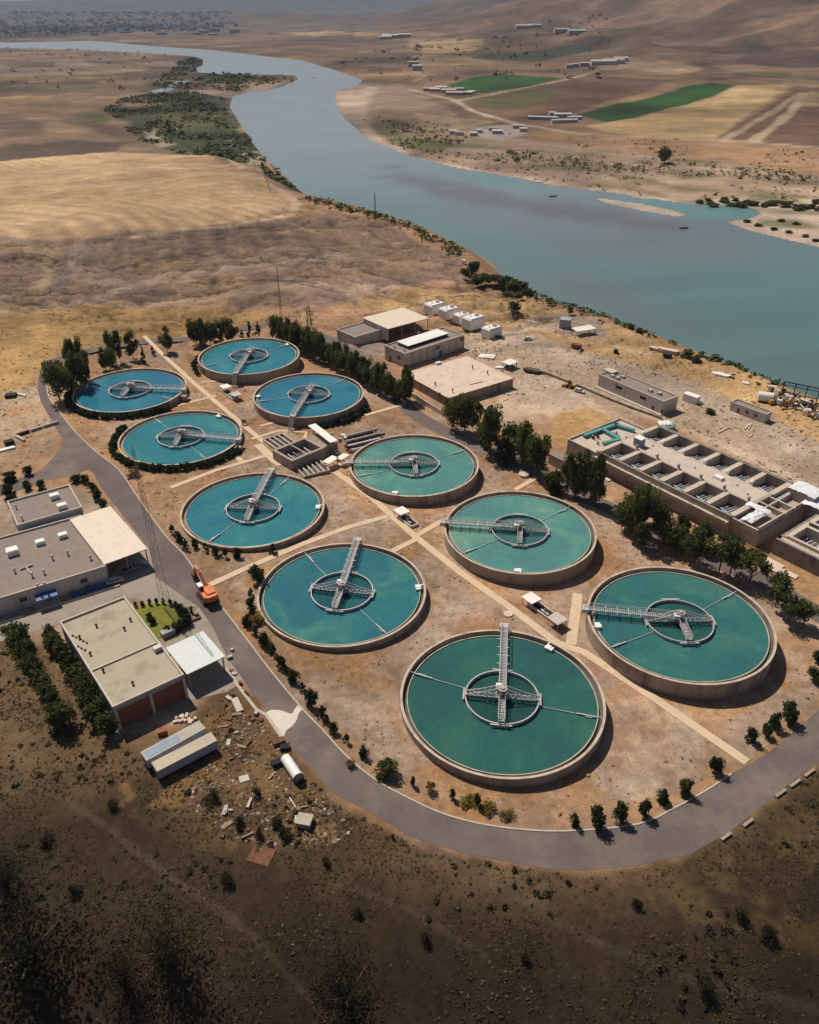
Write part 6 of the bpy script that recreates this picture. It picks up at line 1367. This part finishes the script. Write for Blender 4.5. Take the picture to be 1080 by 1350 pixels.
# ------------------------------------------------------------------ trailers
def trailer(p0, p1, p2, lab, roofm, patch=None):
    h = 3.0; x, y = lvl(*p0, -1); zg = hz(x, y); cx, cy, l, w, a, sg_ = frame(p0, p1, p2, zg+h); zg = hz(cx, cy); t = empty('cargo_trailer', (cx, cy, zg), a, lab, 'trailer', 'old trailers below the brick fronted building')
    w = max(w, 2.6); mb = MB(); mb.box(0, 0, .7, h-.1, l, w); 
    for q in range(18):
        for s_ in (-1, 1): mb.box(-l/2+(q+.5)*l/18, s_*(w/2+.03), .8, h-.2, l/18*.45, .06)
    mb.build('body', mat('trailer_side', (.42,.42,.45), .7, .12, .6), t)
    mb = MB(); mb.box(0, 0, h-.1, h, l+.05, w+.1); mb.build('trailer_roof', roofm, t)
    mb = MB(); mb.box(-l/2-.03, -.4, 1.5, 2.2, .08, .7); mb.build('window', GLASSD, t)
    if patch: mb = MB(); mb.box(-l*.18, 0, h+.003, h+.03, l*.55, w*.7); mb.build('blue_sheet', patch, t)
    for a_ in (-.35, .3):
        for s_ in (-1, 1): mb = MB(); mb.tube((a_*l, s_*(w/2-.3), .4), (a_*l, s_*(w/2), .4), .42, .42, 12); mb.build('wheel', TRK, t)
trailer((193,1003), (271,960), (264,949), 'upper of two old trailers, its roof half covered with pale blue sheeting', mat('trailer_roof_tan', (.40,.37,.31), .8, .15, .5), mat('blue_sheeting', (.20,.28,.38), .6, .2, .8))
trailer((207,1017), (286,976), (278.5,965), 'lower of two old trailers, with a plain tan roof', mat('trailer_roof_beige', (.46,.40,.31), .8, .12, .5))
# ------------------------------------------------------------------ debris, each piece its own
def piece(name, lab, px, l, w, h, rz, m, cat, tilt=0, group=None, zo=0):
    x, y, z = P3(*px); mb = MB(); mb.box(0, 0, 0, h, l, w); o = mb.build(name, m, None, (x, y, z+zo), rz); o.rotation_euler.y = tilt; tag(o, lab, cat, group); return o
TANB = mat('tan_crate', (.42,.37,.29), .8, .12, .6); WOOD = mat('weathered_wood', (.30,.22,.15), .9, .2, 1)
x, y, z = P3(402, 1086); t = empty('crate', (x, y, z), R(-12), 'square pale tan crate lying alone on the slope below the dumped white tank', 'crate'); mb = MB(); mb.box(0, 0, 0, 1.3, 2.7, 2.3); mb.build('box', TANB, t); mb = MB(); mb.box(0, 0, 1.3, 1.45, 2.9, 2.5); mb.build('lid', TANB, t)
piece('white_board', 'long white panel lying on the ground beside the bluish canopy', (313,930), 4.4, 1.5, .35, R(-62), mat('dusty_white', (.50,.46,.40), .8, .15, 1), 'sheet')
piece('white_board', 'short white panel left of the long white one', (302,921), 1.6, .8, .4, R(-40), mat('dusty_white', (.50,.46,.40), .8, .15, 1), 'sheet')
piece('white_sheet', 'small white sheet among the rubble below the trailers', (322,1027), 1.9, 1.6, .2, R(20), mat('dusty_white', (.50,.46,.40), .8, .15, 1), 'sheet')
piece('white_post', 'short upright looking white post on the slope', (329,1060), 2.2, .5, .5, R(80), mat('dusty_white', (.50,.46,.40), .8, .15, 1), 'post')
piece('white_post', 'thin pale pole lying on the slope above the tan crate', (385,1057), 3.4, .25, .25, R(-58), mat('dusty_white', (.50,.46,.40), .8, .15, 1), 'pole')
piece('rusty_sheet', 'rusty brown sheet metal square on the rubble of the slope', (345,1128), 4.2, 3.6, .18, R(-18), RUST, 'sheet metal')
piece('rusty_box', 'rust red box beside the pale kerb end', (368,980), 2.6, 1.2, .9, R(25), RUST, 'box')
piece('rusty_drum', 'rust brown drum between the brick front and the trailers', (214,967), 1.8, 1.4, 1.1, R(20), mat('rust_red', (.30,.10,.06), .8, .2, 1), 'drum')
x, y, z = P3(386, 1018); t = empty('tank_trailer', (x, y, z), R(-57), 'dumped white cylindrical tank with a black end beside the road', 'tank')
mb = MB(); mb.tube((-3.2, 0, 1.1), (2.6, 0, 1.1), 1.05, 1.05, 20); mb.build('barrel', WHITE, t, smooth=False); mb = MB(); mb.tube((2.6, 0, 1.0), (3.7, 0, .9), 1.1, .9, 16); mb.build('black_end', TRK, t); mb = MB(); mb.box(-2.2, 0, 0, .5, .4, 1.8); mb.box(1.6, 0, 0, .5, .4, 1.8); mb.build('cradle', RUST, t)
piece('black_bale', 'black bale left of the dumped white tank', (366,1008), 2.4, 1.3, 1.1, R(30), TRK, 'bale'); piece('black_bale', 'black bale under the rust red box', (376,987), 2.0, 1.3, .9, R(10), TRK, 'bale')
for i, (a_, b_, l) in enumerate([(1029,1047,17),(1048,1034,17),(1067,1020,18),(986,1086,17),(957,1104,16)]):
    q0, q1 = P3(a_-7, b_+5), P3(a_+7, b_-5); piece('concrete_block', 'long concrete barrier block on the outer road edge, '+ORD[i]+' of five', (a_, b_), math.hypot(q1[0]-q0[0], q1[1]-q0[1])*.9, .55, .5, math.atan2(q1[1]-q0[1], q1[0]-q0[0]), CONC, 'barrier', group='barrier blocks on the outer road edge')
for i, (a_, b_) in enumerate([(305,885),(309,889),(317,902),(325,915),(338,942),(333,949),(345,950),(303,868),(306,858),(260,812)]):
    piece('dark_debris', 'small dark lump of debris beside the pale kerb near the bluish canopy', (a_, b_), rnd.uniform(.6, 1.4), rnd.uniform(.4, .9), rnd.uniform(.3, .8), rnd.random()*3, rnd.choice([TRK, STEELD, RUST]), 'debris', group='dark lumps along the pale kerb')
piece('bench', 'dark brown bench beside the road below the excavator', (257,818), 3.2, .7, .5, R(38), mat('dark_wood', (.09,.06,.045), .8, .2, 1), 'bench'); 
x, y, z = P3(253, 808); mb = MB(); mb.tube((0, 0, 0), (0, 0, 1.6), .35, .25, 8); mb.tube((0, 0, 1.6), (0, 0, 2.0), .5, .4, 8); tag(mb.build('road_post', TRK, None, (x, y, z)), 'stubby dark post beside the brown bench', 'post')
DUSTW = mat('dusty_white', (.50,.46,.40), .8, .15, 1)
DEB = [WOOD, WOOD, STEELD, RUST, RUST, TRK, mat('dusty_board', (.34,.28,.22), .9)]
for i in range(46):
    a_ = 290+rnd.random()*140; b_ = 940+rnd.random()*170
    if b_ < 930+(a_-300)*1.05 or True:
        if b_ < 945+(a_-345)*1.18 and a_ > 330: continue
        piece('rubble_piece', 'piece of dumped rubble on the slope between trailers and road', (a_, b_), rnd.uniform(.5, 2.4), rnd.uniform(.2, .9), rnd.uniform(.15, .5), rnd.random()*3.1, rnd.choice(DEB), 'debris', tilt=rnd.uniform(-.12, .12), group='dumped rubble pieces on the slope')
# stones in front of the red brick wall
for i in range(12): piece('pale_rubble', 'pale block in the loose pile between red brick fronts and trailers', (232+rnd.random()*30, 944+rnd.random()*10), rnd.uniform(.5, 1.3), .6, .5, rnd.random()*3, PALEC, 'block', group='pale blocks near the brick fronts')
# left yard: long dark wall with cross pieces
q0, q1 = P3(0, 583), P3(77, 558)
for i, (u0, u1) in enumerate([(.28,.5),(.52,.72),(.74,1.)]):
    a0 = [q0[j]+(q1[j]-q0[j])*u0 for j in (0, 1)]; a1 = [q0[j]+(q1[j]-q0[j])*u1 for j in (0, 1)]; mb = MB(); mb.bar((a0[0], a0[1], hz(*a0)+.5), (a1[0], a1[1], hz(*a1)+.5), .7, 1.1); tag(mb.build('pipe_section', [DARK, STEELD, COPE][i]), ['dark','brownish','pale'][i]+' length of the broken pipe line in the left yard', 'pipe')
piece('white_slab', 'white slab at the left edge of the yard', (9,593), 5.5, 1.6, .6, R(35), WHITE, 'slab'); piece('dark_crate', 'dark crate beside the broken pipe line', (13,586), 3.0, 2.4, 1.6, R(40), DARK, 'crate'); piece('pale_beam', 'pale beam crossing the broken pipe line', (27,579), 6, 1.0, .8, R(-40), COPE, 'beam')
piece('dark_hut', 'low dark shelter in the gravel left of the road bend', (15,523), 4, 3, 1.2, R(10), DARK, 'shelter'); piece('pale_beam', 'pale curved looking beam beside the low dark shelter', (27,521), 6, .7, .6, R(-25), WHITE, 'beam')
# white slabs scattered below the second filter block
for i, (a_, b_, l, w) in enumerate([(1000,736,7,3.2),(1016,742,7,3),(1030,754,5,2.6),(1042,758,4,2),(985,727,4,2),(893,672,5,2),(800,632,3,1.4),(793,627,3,1.2),(787,622,2.5,1)]):
    piece('broken_slab', 'broken pale slab lying along the foot of the filter blocks, '+ORD[i]+' of nine', (a_, b_), l, w, .35, R(-50+rnd.uniform(-15, 15)), PALEC, 'slab', group='broken slabs at the foot of the filter blocks')
# ------------------------------------------------------------------ scrap heap by the river
x, y, z = P3(1052, 529); t = empty('gantry_frame', (x, y, z), R(-33), 'dark green lattice gantry frame standing behind the scrap heap', 'gantry'); GF = mat('dark_green_steel', (.05,.09,.08), .6, .2, 1)
gw_ = 13.
for k in range(4): mb = MB(); mb.bar((-gw_/2+gw_*k/3, 0, 0), (-gw_/2+gw_*k/3, 0, 7.0), .4); mb.build('post', GF, t)
mb = MB(); mb.bar((-gw_/2, 0, 7), (gw_/2, 0, 7), .4); mb.bar((-gw_/2, 0, 5.6), (gw_/2, 0, 5.6), .25); mb.bar((-gw_/2, 0, 2.5), (gw_/2, 0, 2.5), .3); mb.build('rail', GF, t)
mb = MB()
for k in range(12): mb.bar((-gw_/2+gw_*k/12, 0, 5.6), (-gw_/2+gw_*(k+1)/12, 0, 7), .15); mb.bar((-gw_/2+gw_*k/12, 0, .1), (-gw_/2+gw_*k/12, 0, 5.5), .1)
mb.build('lattice', GF, t)
x, y, z = P3(1008, 529); t = empty('scrap_tank', (x, y, z), R(-20), 'rounded white tank at the left end of the scrap heap', 'tank'); mb = MB(); mb.tube((-2.8, 0, 1.9), (2.8, 0, 1.9), 1.9, 1.9, 20); mb.build('barrel', WHITE, t); mb = MB(); mb.box(0, 0, 0, .8, 4, 2.6); mb.build('cradle', TRK, t)
SM = [TRK, STEEL, RUST, WOOD, WHITE, STEELD, mat('yellow_tube', (.45,.33,.10), .6), DARK, mat('rust_red', (.30,.10,.06)), PALEC]
for i in range(70):
    u = i/70; a_ = 1012+u*75+rnd.uniform(-4, 4); b_ = 523+u*26+rnd.uniform(-9, 8); x, y, z = P3(a_, b_); mb = MB(); kd = i % 4
    if kd == 0: mb.tube((-rnd.uniform(1.2, 3.6), 0, .6), (rnd.uniform(1.2, 3.6), 0, .6+rnd.random()), .35, .35, 8); nm, lb, ct = 'scrap_pipe', 'pipe in the scrap heap on the river bank', 'pipe'
    elif kd == 1: mb.box(0, 0, 0, rnd.uniform(.8, 2.4), rnd.uniform(1, 3.4), rnd.uniform(.8, 2.2)); nm, lb, ct = 'scrap_box', 'boxy machine part in the scrap heap on the river bank', 'scrap'
    elif kd == 2: mb.tube((0, -.25, 1), (0, .25, 1), 1., 1., 14); nm, lb, ct = 'old_tyre', 'large old tyre in the scrap heap on the river bank', 'tyre'
    else: mb.bar((-2.4, 0, .2), (2.4, 0, rnd.uniform(.6, 2.6)), .4); mb.bar((-1.5, .5, .4), (1.8, .7, 1.2), .25); nm, lb, ct = 'scrap_beam', 'beam in the scrap heap on the river bank', 'beam'
    o = mb.build(nm, rnd.choice(SM), None, (x, y, z+rnd.random()*1.2), rnd.random()*6.28); tag(o, lb, ct, 'scrap pieces heaped on the river bank: '+ct)
for i, (a_, b_, l, w, h, m, lb, ct) in enumerate([(951,495,8,3,.9,WHITE,'white boat shaped hull on the grass above the river','hull'),(882,464,10,3,1.4,PALEC,'pale broken slab at the river edge above the control building','slab'),(880,470,4,3,1.6,DARK,'dark block beside the pale slab at the river edge','block'),(868,460,9,2,.6,PALEC,'pale upper slab at the river edge','slab'),(1018,512,4,2,1.2,PALEC,'cream boulder above the white scrap tank','boulder'),(983,506,3,1.6,.7,WHITE,'small pale mound above the storage hut','mound'),(612,345,3,1.6,1.2,WHITE,'small white box at the bank beside the first bushes','box'),(812,465,2,2,1.6,DARK,'dark little block on the pale track above the control building','block'),(760,458,5,3,1.8,RUST,'rust brown heap beside the pale track','heap'),(702,490,8,4,1.1,DARK,'black tarpaulin heap at the start of the low wall','tarpaulin')]):
    x, y, z = P3(a_, b_); mb = MB(); mb.prism([(-l/2,-w*.2),(-l/2,w*.25),(-l*.2,w/2),(l*.3,w/2),(l/2,w*.1),(l*.35,-w/2),(-l*.3,-w/2)], 0, h); tag(mb.build('bank_'+ct.replace(' ', '_'), m, None, (x, y, z-.1), R(-35)), lb, ct)
for i in range(7):
    a_ = 945+rnd.random()*45; b_ = 562+rnd.random()*14; piece('pale_pipe', 'pale hose or pipe lying loose beyond the filter basins', (a_, b_), rnd.uniform(3, 7), .4, .4, rnd.random()*3, PALEC, 'pipe', group='loose pale pipes beyond the filter basins')
# ------------------------------------------------------------------ far farms and the town
FR = [mat('farm_roof_pale', (.50,.48,.45), .7), mat('farm_render', (.45,.38,.32), .9), mat('farm_roof_blue', (.45,.50,.55), .6), mat('farm_roof_grey', (.36,.34,.33), .8)]
def far_house(px, l, w, h, rz, lab, grp, rm=None):
    x, y, z = P3(*px); t = empty('farm_building', (x, y, z), rz, lab, 'building', grp); mb = MB(); mb.box(0, 0, -1, h, l, w); mb.build('wall', rnd.choice([FR[1], WALL]), t)
    mb = MB(); hw = w/2+.4; v = [(-l/2-.4,-hw,h),(l/2+.4,-hw,h),(l/2+.4,hw,h),(-l/2-.4,hw,h),(-l/2-.4,0,h+w*.16),(l/2+.4,0,h+w*.16)]; mb.add(v, [(0,1,5,4),(2,3,4,5),(0,4,3),(1,2,5),(3,2,1,0)]); mb.build('roof', rm or rnd.choice(FR), t)
for i, (a_, b_, l, w) in enumerate([(567,120,26,12),(574,121,20,12),(582,118,24,12),(592,122,30,16),(600,126,34,12),(606,120,18,10),(613,125,30,10),(622,124,14,8)]):
    far_house((a_, b_), l, w, 5, R(-12), 'low farm building beside the small green field across the river', 'farm buildings beside the small green field')
for i, (a_, b_, l, w) in enumerate([(598,176,10,7),(606,178,12,6),(625,179,10,6),(650,172,12,8),(656,176,14,9),(683,169,14,8),(690,173,10,7),(632,175,8,6)]):
    far_house((a_, b_), l, w, 4, R(-8), 'small house in the riverside hamlet across the water', 'houses of the riverside hamlet')
for i, (a_, b_, l, w, rz) in enumerate([(716,158,46,6,-20),(744,162,40,6,12),(742,154,26,10,0),(757,158,22,7,12),(728,152,10,7,0)]):
    far_house((a_, b_), l, w, 4.5, R(rz), 'walled farm compound building left of the long green field', 'buildings of the walled compound')
for i, (a_, b_, l, w) in enumerate([(795,86,70,20),(808,84,60,22),(818,82,40,20),(770,88,26,14),(758,89,20,12),(750,90,16,12)]):
    far_house((a_, b_), l, w, 9, R(5), 'long shed of the distant farm above the brown field', 'sheds of the distant farm')
for i, (a_, b_, l, w) in enumerate([(520,50,120,30),(508,52,60,26),(533,49,60,26),(690,38,70,25),(705,37,60,25),(740,44,60,25),(760,45,70,22),(545,88,30,14),(550,93,26,14)]):
    far_house((a_, b_), l, w, 12, R(5), 'tiny distant building on the plain beyond the fields', 'tiny distant buildings on the plain')
for i in range(45):
    a_ = rnd.uniform(0, 315); b_ = rnd.uniform(30, 47); x, y, z = P3(a_, b_); mb = MB(); mb.box(0, 0, -2, rnd.uniform(8, 22), rnd.uniform(30, 80), rnd.uniform(20, 40)); tag(mb.build('town_building', rnd.choice([WALLB, WALLB, FR[3]]), None, (x, y, z), rnd.random()), 'tiny block of the hazy town on the horizon at left', 'building', 'blocks of the hazy far town')
# small boats / rocks in the river
for a_, b_, l, lb in ((729,259,8,'dark boat near the far bank of the river'),(902,301,8,'low dark rock in the middle of the wide river'),(709,240,7,'white small boat moored at the far bank'),(413,102,10,'dark boat in the upper river reach')):
    x, y = lvl(a_, b_, WATER); mb = MB(); mb.prism([(-l/2,-.6),(-l/2,.6),(-l*.2,1.4),(l*.25,1.4),(l/2,0),(l*.25,-1.4),(-l*.2,-1.4)], -.3, .7); tag(mb.build('boat' if 'boat' in lb else 'river_rock', WHITE if 'white' in lb else DARK, None, (x, y, WATER), .3), lb, 'boat' if 'boat' in lb else 'rock')
print('all', time.time()-T0, len(bpy.data.objects))

# ------------------------------------------------------------------ haze: the air of the whole valley
hb = MB(); hb.box(0, 12500, -40, 460, 46000, 27000)
hm = bpy.data.materials.new('haze'); hm.use_nodes = True; n = hm.node_tree.nodes
for q in list(n):
    if q.type == 'BSDF_PRINCIPLED': n.remove(q)
pv = n.new('ShaderNodeVolumePrincipled'); pv.inputs['Color'].default_value = (.62, .74, 1.0, 1); pv.inputs['Density'].default_value = HAZE; pv.inputs['Anisotropy'].default_value = .0
hm.node_tree.links.new(pv.outputs[0], n['Material Output'].inputs['Volume'])
ho = hb.build('haze', hm); tag(ho, kind='stuff')
print('total', time.time()-T0, len(bpy.data.objects))
